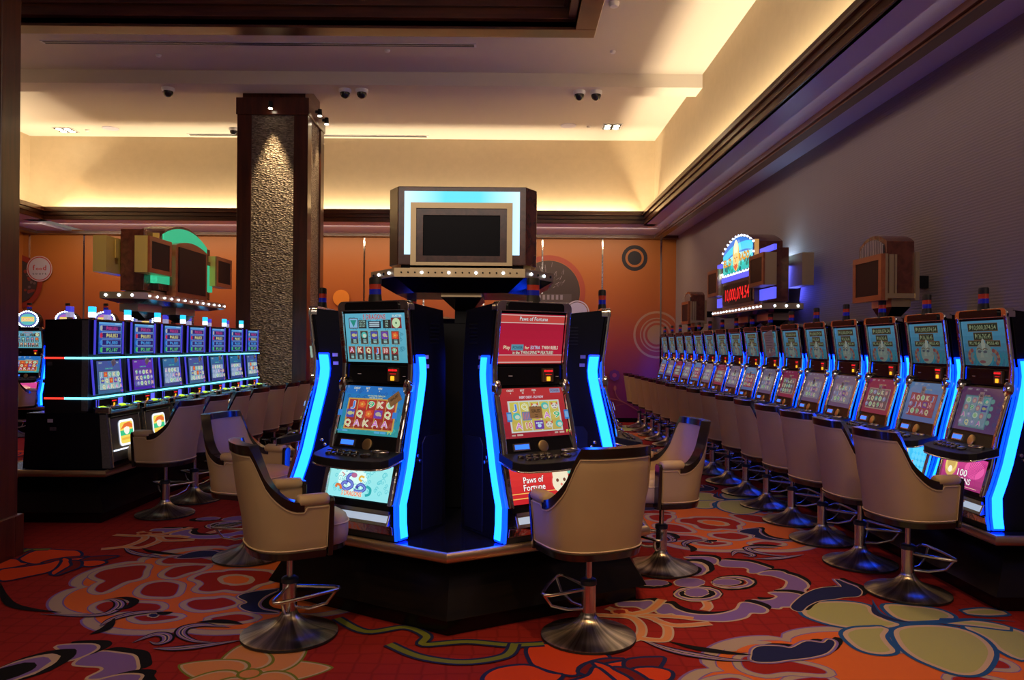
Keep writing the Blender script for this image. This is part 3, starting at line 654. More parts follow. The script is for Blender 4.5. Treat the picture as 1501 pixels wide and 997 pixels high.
    ('LAV', ((1.31, 5.07), (1.30, 5.05), (1.28, 5.03), (1.26, 5.01), (1.24, 4.99), (1.21, 4.98), (1.19, 4.98), (1.16, 4.98), (1.14, 4.99), (1.12, 5.00), (1.11, 5.02), (1.11, 5.04), (1.11, 5.07), (1.12, 5.09), (1.13, 5.11), (1.15, 5.13), (1.18, 5.15), (1.20, 5.16), (1.23, 5.16), (1.25, 5.16), (1.28, 5.15), (1.29, 5.14), (1.31, 5.12), (1.31, 5.10))),
    ('sage', ((1.76, 4.50), (1.83, 4.62), (1.89, 4.67), (2.05, 4.69), (2.16, 4.64), (2.13, 4.51), (2.15, 4.39), (2.19, 4.34), (2.11, 4.30), (1.98, 4.28), (1.86, 4.32), (1.78, 4.41))),
    ('sage', ((2.31, 4.64), (2.44, 4.62), (2.55, 4.57), (2.57, 4.47), (2.49, 4.42), (2.35, 4.39), (2.28, 4.42), (2.27, 4.51))),
    ('sage', ((1.85, 4.16), (1.93, 4.24), (2.03, 4.26), (2.09, 4.26), (2.02, 4.16), (1.99, 4.05), (1.97, 3.95), (1.89, 3.93), (1.84, 3.99))),
    ('sage', ((2.59, 4.31), (2.74, 4.30), (2.81, 4.18), (2.61, 3.87), (2.57, 3.97), (2.60, 4.12))),
    ('sage', ((2.49, 4.38), (2.63, 4.38), (2.74, 4.34), (2.78, 4.28), (2.65, 4.33))),
    ('sage', ((2.72, 4.54), (2.86, 4.58), (2.92, 4.53), (2.79, 4.51))),
    ('sage', ((2.14, 4.19), (2.21, 4.26), (2.31, 4.29), (2.42, 4.29), (2.51, 4.24), (2.53, 4.12), (2.48, 3.96), (2.36, 3.80), (2.25, 3.70), (2.17, 3.69), (2.12, 3.76), (2.08, 3.86), (2.08, 4.00))),
    ('sBLU', ((2.26, 4.75), (2.19, 4.51), (2.24, 4.36), (2.44, 4.37), (2.69, 4.42), (2.90, 4.39))),
    ('sNAV', ((2.23, 4.68), (2.17, 4.51), (2.21, 4.41), (2.29, 4.36))),
    ('plume', ((2.21, 5.16), (2.24, 5.08), (2.27, 5.00), (2.26, 4.91), (2.20, 4.82), (2.12, 4.80), (2.02, 4.76), (1.91, 4.72), (1.81, 4.63), (1.73, 4.53), (1.71, 4.60), (1.80, 4.74), (1.90, 4.86), (2.02, 4.96), (2.15, 5.00), (2.19, 5.01))),
    ('GRY', ((1.12, 3.93), (1.17, 4.01), (1.23, 4.07), (1.31, 4.07), (1.40, 4.05), (1.33, 4.00), (1.29, 4.01), (1.24, 3.98), (1.19, 3.93))),
    ('ORG', ((1.18, 3.93), (1.24, 3.99), (1.30, 4.02), (1.33, 4.01), (1.29, 3.96), (1.25, 3.91))),
    ('plume', ((1.25, 3.88), (1.28, 3.95), (1.33, 3.99), (1.42, 3.99), (1.48, 3.97), (1.59, 4.06), (1.67, 4.04), (1.72, 4.09), (1.72, 4.04), (1.63, 3.92), (1.52, 3.86), (1.41, 3.83), (1.31, 3.80), (1.23, 3.81))),
    ('swirl', ((0.71, 4.09), (0.78, 4.00), (0.87, 3.92), (0.99, 3.86), (1.10, 3.82), (1.23, 3.81))),
    ('sBLK', ((0.86, 4.05), (0.97, 3.97), (1.09, 3.92), (1.24, 3.88))),
    ('peach', ((0.45, 4.45), (0.59, 4.43), (0.71, 4.41), (0.75, 4.31), (0.74, 4.18), (0.69, 4.08), (0.57, 4.02))),
    ('peach', ((0.72, 4.46), (0.83, 4.40), (0.89, 4.28), (0.88, 4.16), (0.84, 4.07), (0.77, 4.07), (0.72, 4.09))),
    ('peach', ((0.60, 4.56), (0.74, 4.46), (0.98, 4.42), (1.07, 4.39))),
    ('peach', ((0.74, 4.46), (0.85, 4.53), (0.96, 4.72))),
    ('peach', ((0.85, 4.36), (0.95, 4.28), (1.15, 4.32))),
    ('peach', ((1.22, 4.69), (1.21, 4.60), (1.17, 4.53))),
    ('PCH', ((0.72, 4.50), (0.72, 4.49), (0.71, 4.47), (0.70, 4.46), (0.69, 4.45), (0.67, 4.45), (0.66, 4.45), (0.65, 4.45), (0.64, 4.45), (0.62, 4.46), (0.62, 4.47), (0.61, 4.48), (0.61, 4.50), (0.62, 4.51), (0.63, 4.52), (0.64, 4.54), (0.65, 4.54), (0.66, 4.55), (0.68, 4.55), (0.69, 4.55), (0.70, 4.54), (0.71, 4.54), (0.72, 4.53), (0.72, 4.51))),
    ('RED', ((0.70, 4.50), (0.70, 4.49), (0.70, 4.48), (0.69, 4.47), (0.68, 4.47), (0.67, 4.47), (0.66, 4.46), (0.65, 4.46), (0.65, 4.47), (0.64, 4.47), (0.63, 4.48), (0.63, 4.49), (0.63, 4.50), (0.63, 4.51), (0.64, 4.52), (0.65, 4.52), (0.65, 4.53), (0.66, 4.53), (0.67, 4.53), (0.68, 4.53), (0.69, 4.53), (0.70, 4.52), (0.70, 4.52), (0.70, 4.51))),
    ('ver', ((0.11, 3.91), (0.13, 3.97), (0.20, 4.00), (0.32, 3.98), (0.43, 3.96), (0.52, 3.83), (0.41, 3.78), (0.35, 3.71), (0.34, 3.63), (0.28, 3.63), (0.15, 3.72), (0.12, 3.81))),
    ('ver', ((-0.10, 3.58), (-0.06, 3.67), (0.02, 3.72), (0.12, 3.73), (0.21, 3.65), (0.27, 3.62), (0.20, 3.52), (0.06, 3.46), (-0.07, 3.48))),
    ('ver', ((0.40, 3.65), (0.45, 3.73), (0.53, 3.78), (0.60, 3.80), (0.58, 3.74), (0.61, 3.67), (0.65, 3.59), (0.61, 3.52), (0.47, 3.52), (0.38, 3.57))),
    ('dver', ((0.60, 3.80), (0.66, 3.83), (0.74, 3.84), (0.79, 3.83), (0.74, 3.71), (0.70, 3.61), (0.67, 3.59), (0.65, 3.61), (0.61, 3.67), (0.58, 3.73))),
    ('dver', ((0.35, 3.66), (0.38, 3.73), (0.44, 3.79), (0.52, 3.82), (0.59, 3.81), (0.48, 3.76), (0.42, 3.70), (0.39, 3.63))),
    ('ver', ((0.61, 7.19), (0.71, 7.22), (0.79, 7.17), (0.76, 7.08), (0.68, 7.08))),
    ('ver', ((0.43, 7.26), (0.49, 7.24), (0.58, 7.10), (0.61, 6.96), (0.60, 6.87), (0.55, 6.92), (0.51, 7.07))),
    ('dver', ((0.52, 7.21), (0.60, 7.19), (0.67, 7.05), (0.65, 6.94), (0.62, 6.85), (0.60, 7.01), (0.59, 7.10))),
    ('ver', ((0.18, 6.96), (0.28, 7.04), (0.39, 7.12), (0.43, 7.21), (0.47, 7.16), (0.53, 6.96), (0.46, 6.84), (0.34, 6.73))),
    ('swirl', ((0.96, 6.13), (1.19, 6.11), (1.32, 6.14), (1.34, 6.25), (1.30, 6.34), (1.23, 6.39), (1.19, 6.37))),
    ('sBLK', ((1.23, 6.42), (1.30, 6.42), (1.38, 6.36), (1.39, 6.25), (1.33, 6.20))),
    ('swirl', ((1.39, 5.95), (1.40, 6.05), (1.46, 6.14), (1.55, 6.18), (1.63, 6.19))),
    ('sBLK', ((1.60, 6.17), (1.65, 6.16), (1.69, 6.18))),
    ('swirl', ((2.13, 5.73), (1.99, 5.75), (1.88, 5.84), (1.86, 5.94), (1.93, 5.98), (2.00, 5.97), (2.10, 5.95))),
    ('sBLK', ((1.89, 6.02), (1.98, 6.04), (2.07, 6.03), (2.15, 6.00))),
    ('swirl', ((1.68, 5.72), (1.71, 5.79), (1.75, 5.84), (1.81, 5.82), (1.84, 5.75), (1.81, 5.71), (1.76, 5.74))),
    ('swirl', ((1.82, 5.65), (1.93, 5.65), (2.06, 5.69), (2.23, 5.77))),
    ('sBLK', ((1.40, 5.83), (1.44, 5.92), (1.41, 6.07))),
    ('sBLK', ((0.37, 6.68), (0.54, 6.45), (0.70, 6.28), (0.87, 6.20), (1.06, 6.16))),
    ('CRM', ((1.64, 6.12), (1.64, 6.11), (1.64, 6.10), (1.64, 6.09), (1.64, 6.09), (1.63, 6.08), (1.62, 6.08), (1.61, 6.08), (1.60, 6.09), (1.59, 6.09), (1.58, 6.10), (1.57, 6.11), (1.57, 6.12), (1.57, 6.13), (1.56, 6.14), (1.57, 6.15), (1.57, 6.16), (1.58, 6.16), (1.58, 6.16), (1.59, 6.16), (1.60, 6.16), (1.61, 6.15), (1.62, 6.14), (1.63, 6.13))),
    ('NAV', ((1.63, 6.12), (1.63, 6.12), (1.63, 6.11), (1.63, 6.10), (1.63, 6.10), (1.62, 6.09), (1.62, 6.09), (1.61, 6.09), (1.60, 6.10), (1.59, 6.10), (1.59, 6.11), (1.58, 6.11), (1.58, 6.12), (1.57, 6.13), (1.57, 6.13), (1.58, 6.14), (1.58, 6.14), (1.58, 6.15), (1.59, 6.15), (1.60, 6.15), (1.61, 6.15), (1.61, 6.14), (1.62, 6.14), (1.63, 6.13))),
)
COLS = {'GRY': GRY, 'ORG': ORG, 'BLK': BLK, 'CRM': CRM, 'LAV': LAV, 'RED': RED, 'PCH': PCH, 'NAV': NAV}
def grow(pts, g, dx=0, dy=0):
    n = len(pts); out = []
    area = sum(pts[i][0] * pts[(i + 1) % n][1] - pts[(i + 1) % n][0] * pts[i][1] for i in range(n)); sg = 1 if area > 0 else -1
    for i in range(n):
        a, b = pts[i - 1], pts[(i + 1) % n]; tx, ty = b[0] - a[0], b[1] - a[1]; l = hypot(tx, ty) or 1
        out.append((pts[i][0] + sg * ty / l * g + dx, pts[i][1] - sg * tx / l * g + dy))
    return out
def tile(ox, oy):
    T = lambda pts: [(x + ox, y + oy) for x, y in pts]
    # peach flower with olive outlines
    cx, cy = -1.2 + ox, 3.62 + oy
    for k in range(7):
        petal(cx, cy, k * 2 * pi / 7 + .2, .05, .36, .105, ((.028, OLV), (.014, CRM), (0, PCH)), .62)
    cp.disc(cx, cy, .06, OLV, n=16); cp.disc(cx, cy, .045, PCH, n=16)
    for kind, pts in CARPET:
        p = T(pts)
        if kind == 'dahlia':
            for r, c in ((1.09, LAV), (1.075, GRY), (1.005, LAV), (.995, ORG)): blob(p[0][0], p[0][1], r, 9, .11, c, .2, 144, 1, .92, .55)
        elif kind[0] == 's' and kind[1:] in ('BLU', 'NAV', 'BLK'):
            cp.stroke(p, {'sBLU': .06, 'sNAV': .05, 'sBLK': .055}[kind], {'sBLU': BLU, 'sNAV': NAV, 'sBLK': BLK}[kind], taper=True, sm=6)
        elif kind == 'swirl': lines(p, ((.075, BLK, True), (.050, LAV, True), (.024, CRM, True), (.010, NAV, True)))
        elif kind == 'peach': lines(p, ((.062, CRM, False), (.038, PCH, False)))
        elif kind in COLS: cp.poly(p if len(p) > 20 else smooth_pts(p, 4, True)[:-1], COLS[kind])
        else:
            p = smooth_pts(p, 4, True)[:-1]
            for g, c, dx, dy in {'rp': ((.050, LAV, 0, 0), (.043, GRY, 0, 0), (.006, LAV, 0, 0), (0, RED, 0, 0)), 'lav': ((.004, BLK, .045, .055), (.016, CRM, 0, 0), (0, LAV, 0, 0)),
                                 'sage': ((.050, BLU, 0, 0), (.026, CRM, 0, 0), (0, SAG, 0, 0)), 'plume': ((.012, BLK, .05, .03), (.026, LAV, 0, 0), (.014, CRM, 0, 0), (.006, NAV, 0, 0)),
                                 'ver': ((.016, NAV, 0, 0), (-.006, VER, 0, 0)), 'dver': ((.016, NAV, 0, 0), (-.006, DRED, 0, 0))}[kind]:
                cp.poly(grow(p, g, dx, dy) if (g or dx) else p, c)
    # olive scroll
    for pts in ([(-.95, 4.35), (-.75, 4.15), (-.55, 4.22), (-.42, 4.10), (-.42, 3.98), (-.2, 4.02), (.02, 3.98), (.2, 4.0)], [(-.6, 3.98), (-.42, 3.82), (-.2, 3.76), (.0, 3.84), (.05, 4.0)]):
        lines(T(pts), ((.075, NAV, False), (.040, OLV, False)))
for i in range(-4, 2):
    for j in range(-4, 5):
        ox, oy = 3.6 * i, 3.5 * j + 1.75 * i
        if -8.5 < ox + 1 < 4.5 and -2 < oy + 5.5 < 17:
            cp.k = ((i % 2) * 2 + j % 2) * .24; tile(ox, oy)
# trim the print to the room
keep_f, keep_m, keep_c = [], [], []
for f, mi, c in zip(mb.f, mb.m, mb.c):
    if all(XL < mb.v[i][0] < XR and mb.v[i][1] < YB for i in f): keep_f.append(f); keep_m.append(mi); keep_c.append(c)
mb.f, mb.m, mb.c = keep_f, keep_m, keep_c
# printed layers restart for every repeat, so that none stands proud of the pile
ob = mb.build('carpet_print', M_carpetp, floor)

# ================================================================== CEILING FITTINGS
def ceil_fix(name, label, cat, x, y, z=ZC, group=None): return empty(name, label, cat, (x, y, z), 0, group)
for x, y, lab in ((-8.03, 13.95, 'square four-lamp recessed ceiling light above the far corner behind the dark pillar'),
                  (1.79, 13.46, 'square four-lamp recessed ceiling light near the grey ribbed wall')):
    t = ceil_fix('recessed_ceiling_light', lab, 'ceiling light', x, y, ZC, 'recessed ceiling lights')
    MB().box(-.165, .165, -.165, .165, -.012, -.001).build('frame', M_white, t)
    MB().box(-.15, .15, -.15, .15, -.016, -.011).build('baffle', M_blackm, t)
    for a in (-.075, .075):
        for b in (-.075, .075):
            MB().lathe([(.002, -.024), (.052, -.022), (.055, -.015)], 14, a, b).build('lamp', M_lamp, t)
for x, y, lab in ((-7.16, 13.84, 'round flush ceiling speaker beside the left recessed light'), (1.03, 13.44, 'round flush ceiling speaker beside the right recessed light')):
    tag(MB().lathe([(.14, 0), (.14, -.008), (.125, -.012), (.01, -.012)], 28).build('ceiling_speaker', M_soffit, None, 40, loc=(x, y, ZC)), lab, 'speaker', 'ceiling speakers')
for x, y, lab in ((-4.69, 10.29, 'small white sprinkler cap on the ceiling left of the mahogany column'), (-1.60, 10.06, 'small white sprinkler cap on the ceiling between the slot and the beam, middle'),
                  (1.34, 10.04, 'small white sprinkler cap on the ceiling right of the wooden tray corner'), (-7.63, 13.94, 'tiny sprinkler cap between light and speaker at far left'),
                  (1.39, 13.47, 'tiny sprinkler cap between speaker and light at far right')):
    tag(MB().lathe([(.038, 0), (.038, -.012), (.026, -.03), (.002, -.032)], 12).build('sprinkler_cap', M_white, None, 40, loc=(x, y, ZC)), lab, 'sprinkler', 'ceiling sprinklers')
tag(MB().lathe([(.06, 0), (.06, -.02), (.045, -.05), (.003, -.055)], 16).build('smoke_detector', M_white, None, 40, loc=(1.16, 8.62, ZC)), 'round white smoke detector on the ceiling outside the wooden tray corner', 'smoke detector')
for x, y, z, lab in ((-4.90, 11.06, 5.21, 'single smoked dome camera under the ceiling beam left of the column'), (-2.36, 11.06, 5.21, 'left smoked dome camera of the pair under the beam right of the column'),
                     (-2.12, 11.06, 5.21, 'right smoked dome camera of the pair under the beam right of the column'), (1.00, 11.06, 5.21, 'left smoked dome camera of the pair under the beam toward the grey wall'),
                     (1.24, 11.06, 5.21, 'right smoked dome camera of the pair under the beam toward the grey wall'), (-4.92, 13.78, ZC, 'smoked dome camera on the ceiling half hidden by the column')):
    t = ceil_fix('dome_camera', lab, 'camera', x, y, z, 'dome cameras')
    MB().lathe([(.09, 0), (.09, -.03), (.075, -.05)], 20).build('housing', M_white, t, 40)
    MB().lathe([(.072, -.045), (.07, -.075), (.055, -.105), (.03, -.125), (.002, -.132)], 20).build('dome', M_dome, t, 60)
for x0, x1, y, lab in ((-6.0, -.43, 9.88, 'long slim linear air diffuser in the ceiling beside the wooden tray'), (-5.92, -1.49, 14.2, 'long slim linear air diffuser near the far upper wall')):
    t = ceil_fix('linear_diffuser', lab, 'vent', (x0 + x1) / 2, y, ZC, 'linear ceiling diffusers')
    h = (x1 - x0) / 2
    MB().box(-h, h, -.055, .055, -.008, 0).build('frame', M_white, t)
    for yy in (-.025, .025): MB().box(-h + .03, h - .03, yy - .014, yy + .014, -.012, -.007).build('slot', M_blackm, t)
# accent spotlights on the column capital
for (x, y, dx, dy, lab) in ((-3.47, 11.265, 0, -1, 'tiny black accent spotlight on the front of the column capital'),
                            (-2.915, 11.55, 1, 0, 'black accent spotlight on the side of the capital, nearer of the two'), (-2.915, 11.98, 1, 0, 'black accent spotlight on the side of the capital, farther of the two')):
    t = empty('accent_spotlight', lab, 'spotlight', (x, y, 5.03), 0, 'column spotlights')
    MB().box(-.02 + .03 * dx, .02 + .03 * dx, -.02 + .03 * dy, .02 + .03 * dy, -.02, .02).build('bracket', M_blackm, t)
    MB().lathe([(.03, .04), (.035, -.03), (.028, -.06)], 14, .075 * dx, .075 * dy).build('barrel', M_blackm, t, 40)
    MB().lathe([(.001, -.066), (.030, -.066), (.030, -.055)], 14, .075 * dx, .075 * dy).build('lens', M_lamp, t)
    add_light('accent_beam', 'SPOT', (x + .09 * dx, y + .09 * dy, 4.95), 75, (1, .72, .38), (x - .02 * dx, y - .02 * dy, 3.2), .03, None, 42, .7)

# ================================================================== SLOT MACHINES
GOLDC = (.55, .33, .07); TEAL = (.05, .28, .36); SKY = (.10, .42, .62)
SYM = {'A': ('A', (.62, .18, .62)), 'K': ('K', (.70, .58, .30)), 'Q': ('Q', (.62, .66, .25)), 'J': ('J', (.08, .25, .75)), '10': ('10', (.62, .06, .12)), '9': ('9', (.05, .50, .22))}
def symbol(q, s, x, y, w, h):
    if s in SYM:
        q.text(s, x, y - h * .30, h * .60, SYM[s][1], w * (.62 if s != 'J' else .42), outline=(.85, .82, .7) if h > .035 else None)
    elif s == 'flower':
        q.rect(x - w * .42, x + w * .42, y - h * .42, y + h * .42, (.62, .05, .03))
        for k in range(5): q.disc(x + w * .20 * cos(k * 1.257), y + h * .20 * sin(k * 1.257), w * .15, (.75, .18, .04), h * .15, 8)
        q.disc(x, y, w * .1, (.8, .5, .1), h * .1, 8)
    elif s == 'fish':
        q.rect(x - w * .42, x + w * .42, y - h * .42, y + h * .42, (.08, .08, .42)); q.disc(x - w * .04, y, w * .30, (.55, .52, .22), h * .20, 12)
        q.poly([(x + w * .2, y), (x + w * .38, y + h * .2), (x + w * .38, y - h * .2)], (.55, .52, .22))
    elif s == 'turtle':
        q.rect(x - w * .42, x + w * .42, y - h * .42, y + h * .42, (.16, .06, .40)); q.disc(x, y + h * .03, w * .28, (.50, .42, .32), h * .22, 12)
        q.disc(x + w * .27, y - h * .12, w * .10, (.60, .55, .2), h * .08, 8)
    elif s == 'gem':
        q.disc(x, y, w * .38, (.08, .50, .45), h * .38, 14); q.disc(x + w * .05, y - h * .06, w * .24, (.60, .68, .55), h * .22, 12)
    elif s == 'coin':
        q.disc(x, y, w * .40, (.62, .78, .66), h * .40, 14); q.disc(x, y, w * .26, (.35, .66, .32), h * .26, 12)
    elif s == 'cat':
        q.disc(x, y - h * .04, w * .36, (.72, .68, .60), h * .32, 14)
        for k in (-1, 1):
            q.poly([(x + k * w * .34, y + h * .02), (x + k * w * .12, y + h * .22), (x + k * w * .36, y + h * .40)], (.60, .12, .06)); q.disc(x + k * w * .15, y, w * .07, (.05, .05, .08), h * .06, 8)
        q.rect(x - w * .15, x + w * .15, y - h * .28, y - h * .23, (.25, .1, .1))
    elif s == 'paw':
        q.rect(x - w * .45, x + w * .45, y - h * .45, y + h * .45, (.16, .05, .36)); q.disc(x, y - h * .10, w * .20, (.45, .72, .85), h * .18, 12)
        for k in (-.25, -.09, .09, .25): q.disc(x + w * k, y + h * .18, w * .08, (.55, .75, .85), h * .09, 8)
    elif s == 'wild':
        q.rect(x - w * .45, x + w * .45, y - h * .45, y + h * .45, (.10, .22, .42))
        for k in range(5): q.rect(x - w * (.36 - .16 * k), x - w * (.28 - .16 * k), y - h * .38, y + h * .38, (.62, .16, .16))
    elif s == 'pearl':
        q.disc(x, y, w * .36, (.30, .34, .62), h * .36, 14); q.disc(x - w * .08, y + h * .08, w * .16, (.62, .62, .75), h * .16, 10)
    elif s == 'mask':
        q.disc(x, y, w * .34, (.52, .20, .30), h * .38, 14); q.disc(x, y - h * .05, w * .22, (.62, .50, .40), h * .24, 12)


def reels(q, grid, x0, x1, y0, y1, c1, c2, frame):
    nc = len(grid[0]); nr = len(grid); w = (x1 - x0) / nc; h = (y1 - y0) / nr
    q.rect(x0 - .008, x1 + .008, y0 - .008, y1 + .008, frame)
    d = q.lay()
    for i in range(nc): q.rect(x0 + i * w + .003, x0 + (i + 1) * w - .003, y0, y1, c1, c2, d)
    for r in range(nr):
        for i in range(nc): symbol(q, grid[r][i], x0 + (i + .5) * w, y1 - (r + .5) * h, w, h)

SW, SH = .455, .288          # visible screen
G1 = [['J', 'flower', '9', 'K', 'coin'], ['fish', 'Q', 'flower', 'turtle', 'Q'], ['Q', 'A', 'K', 'A', 'A']]
G2 = [['J', 'Q', 'cat', 'gem', 'cat'], ['gem', 'wild', 'mask', 'A', '9'], ['A', '10', 'paw', 'cat', 'gem']]
G3 = [['coin', 'mask', 'K', 'gem'], ['mask', '9', 'mask', 'fish'], ['A', 'pearl', 'coin', 'mask'], ['pearl', 'Q', 'pearl', 'A']]
G4 = [['A', 'Q', 'coin', 'K', 'J'], ['pearl', 'J', 'A', 'turtle', '10'], ['J', 'coin', '9', 'A', 'Q']]
G5 = [['9', 'pearl', 'coin', 'K', 'mask'], ['K', 'Q', 'gem', 'coin', 'pearl'], ['pearl', 'coin', 'Q', '9', '10']]
def waves(q, x0, x1, y0, y1, c, n, seed):
    r = random.Random(seed); d = q.lay()
    for i in range(n):
        x = r.uniform(x0 + .03, x1 - .03); y = r.uniform(y0 + .03, y1 - .03); s = r.uniform(.010, .022)
        q.stroke([(x + s * (1 - t * .11) * cos(t * 1.05), y + s * (1 - t * .11) * sin(t * 1.05)) for t in range(8)], .0035, c, d, sm=2)
def fit(q, kind):
    X = SW / 2
    if kind == 'dragon_main':
        q.rect(-X, X, 0, SH, (.03, .30, .33), (.02, .17, .55)); waves(q, -X, X, 0, SH, (.02, .10, .34), 60, 3); waves(q, -X, X, 0, .06, (.05, .42, .40), 18, 5)
        for s, x in (('CREDIT', -.14), ('BET', -.055), ('WIN', .035)): q.text(s, x, SH - .020, .012, (.8, .8, .55), .05 if s == 'CREDIT' else .03)
        q.text('0', -.14, SH - .034, .009, (.8, .8, .6)); q.text('30', -.055, SH - .034, .009, (.8, .8, .6)); q.text('0', .035, SH - .034, .009, (.8, .8, .6))
        q.text('ANY COLOURED SYMBOLS ON', .02, SH - .062, .008, (.75, .75, .3), .13); q.text('FIRST REEL BY COUNT', .02, SH - .074, .008, (.75, .75, .3), .10)
        reels(q, G1, -.178, .178, .035, .205, (.32, .03, .02), (.40, .04, .03), GOLDC)
        for x in (-.205, .205): q.rect(x - .017, x + .017, .10, .135, (.04, .22, .66))
        q.text('P1', .19, .008, .018, (.6, .8, .1), .026); q.rect(-.2, -.165, .008, .018, (.04, .25, .6)); q.rect(-.16, -.12, .008, .018, (.10, .40, .7)); q.rect(.08, .12, .008, .02, (.10, .40, .7)); q.rect(.125, .165, .008, .02, (.10, .40, .7))
    elif kind == 'dragon_top':
        q.rect(-X, X, 0, SH, (.10, .42, .55), (.12, .45, .62)); waves(q, -X, X, 0, SH, (.05, .25, .36), 60, 8)
        q.text('5 DRAGONS', 0, SH - .035, .028, (.45, .05, .07), .17, outline=(.30, .45, .55))
        q.text('SCATTER', .17, SH - .022, .011, (.85, .85, .8), .07)
        q.rect(-.195, -.125, .20, .262, (.08, .03, .03)); q.rect(-.19, -.13, .204, .258, (.25, .50, .75)); q.poly([(-.185, .25), (-.135, .25), (-.16, .208)], (.02, .28, .22))
        q.rect(-.12, -.06, .20, .25, (.03, .03, .03)); q.rect(-.045, .05, .20, .242, (.02, .02, .04)); q.rect(.065, .125, .20, .25, (.03, .03, .03))
        for i in range(3):
            q.text(('SCATTERS', 'ON 3, 4', 'AND 5 ONLY')[i], -.09, .237 - i * .014, .009, (.4, .7, .6), .045); q.rect(-.035, .04, .232 - i * .011, .238 - i * .011, (.5, .65, .75)); q.text(('15', '10', '5')[i], .095, .237 - i * .014, .009, (.4, .7, .6), .02)
        q.rect(.13, .205, .20, .262, (.22, .03, .03)); q.disc(.167, .231, .029, (.55, .75, .45)); q.disc(.167, .231, .007, (.1, .2, .1), n=10)
        for i, s in enumerate(('fish', 'gem', 'fish', 'turtle', 'flower')):
            x = -.155 + i * .08; q.rect(x - .030, x + .030, .108, .188, (.28, .32, .22)); q.rect(x - .027, x + .027, .111, .185, (.05, .05, .05)); symbol(q, s, x, .161, .055, .05)
            for k in range(3): q.rect(x - .008, x + .016, .116 + k * .008, .120 + k * .008, (.35, .70, .70))
        for i, s in enumerate(('A', 'K', 'Q', 'J', '10', '9')):
            x = -.165 + i * .068; q.rect(x - .027, x + .027, .018, .098, (.28, .32, .22)); q.rect(x - .024, x + .024, .021, .095, (.05, .04, .04)); q.rect(x - .024, x + .024, .056, .095, (.25, .03, .03)); symbol(q, s, x, .076, .046, .042)
            for k in range(3): q.rect(x - .006, x + .014, .026 + k * .008, .030 + k * .008, (.35, .70, .70))
    elif kind == 'paws_main':
        q.rect(-X, X, 0, SH, (.33, .016, .030), (.48, .030, .035))
        for s, x in (('CREDIT', -.15), ('BET', -.065), ('WIN', .015)): q.text(s, x, SH - .020, .012, (.75, .78, .7), .05 if s == 'CREDIT' else .03)
        for s, x in (('0', -.15), ('50', -.065), ('0', .015)): q.text(s, x, SH - .034, .009, (.75, .78, .7))
        q.rect(.13, .205, SH - .033, SH - .008, (.25, .28, .45)); q.text('POWER', .167, SH - .027, .014, (.10, .03, .10), .06)
        q.text('INSERT CREDIT - PLAY NOW', -.01, SH - .062, .014, (.75, .78, .9), .17)
        reels(q, G2, -.175, .175, .038, .205, (.55, .40, .08), (.62, .55, .10), (.60, .66, .62))
        for x in (-.203, .203): q.rect(x - .017, x + .017, .09, .145, (.04, .20, .55)); q.rect(x - .012, x + .012, .10, .135, (.2, .4, .7))
        q.text('P1', .195, .010, .018, (.6, .8, .1), .026); q.rect(.095, .12, .010, .020, (.5, .35, .3)); q.rect(.13, .165, .010, .020, (.6, .4, .35)); q.rect(-.205, -.18, .008, .016, (.5, .35, .3)); q.rect(-.17, -.13, .008, .018, (.6, .4, .35))
    elif kind == 'paws_top':
        q.rect(-X, X, 0, SH, (.50, .012, .045), (.40, .010, .035))
        q.rect(-X, X, SH - .050, SH - .008, (.55, .06, .05)); q.rect(-X, X, 0, .045, (.55, .05, .045))
        for y in (SH - .010, SH - .054, .048, .006): q.rect(-X, X, y, y + .005, (.70, .50, .45))
        q.text('Paws of Fortune', .0, SH - .038, .022, (.82, .75, .75), .20, outline=(.2, .02, .02))
        q.text('Play', -.175, .085, .020, (.8, .75, .5), .045); q.rect(-.145, -.06, .078, .112, (.10, .30, .40)); q.text('POWER', -.10, .085, .018, (.02, .05, .08), .07)
        q.text('for', -.035, .085, .018, (.8, .75, .5), .03); q.text('EXTRA', .025, .085, .020, (.45, .62, .85), .068); q.text('TWIN REELS', .13, .085, .020, (.8, .75, .6), .12)
        q.text("in the TWIN SPINS\u2122 FEATURE!", .01, .057, .018, (.8, .75, .6), .29, outline=(.15, .01, .02))
    elif kind in ('lions_main', 'queen_main', 'skull_main', 'pale_main'):
        g, c1, c2, f, r1, r2 = {'lions_main': (G3, (.10, .06, .22), (.14, .05, .16), (.10, .30, .35), (.22, .36, .48), (.30, .42, .5)),
                                'queen_main': (G4, (.10, .22, .55), (.16, .32, .62), (.35, .06, .08), (.36, .07, .12), (.42, .10, .14)),
                                'skull_main': (G5, (.35, .04, .10), (.30, .02, .10), (.45, .34, .30), (.16, .10, .14), (.22, .14, .16)),
                                'pale_main': (G4, (.16, .12, .26), (.22, .18, .30), (.3, .3, .36), (.26, .26, .38), (.32, .3, .4))}[kind]
        q.rect(-X, X, 0, SH, c1, c2)
        for s, x in (('CREDIT', -.15), ('BET', -.065), ('WIN', .015)): q.text(s, x, SH - .020, .011, (.6, .6, .6), .05 if s == 'CREDIT' else .03)
        q.text('GAME OVER', .02, SH - .055, .011, (.6, .5, .25), .12)
        if kind == 'lions_main':
            reels(q, g, -.16, .10, .03, .225, r1, r2, f)
            for k in range(4): q.disc(.155, .065 + k * .045, .020, (.16, .42, .40), .016, 12)
        else: reels(q, g, -.165, .165, .045, .20, r1, r2, f)
    elif kind == 'mask_top':
        q.rect(-X, X, 0, SH, (.03, .16, .26), (.10, .36, .56))
        for k in range(9):
            a = random.Random(k).uniform(-.2, .2); q.stroke([(a, .0), (a + .02, .05), (a - .02, .09)], .03, (.03, .22, .30), taper=True)
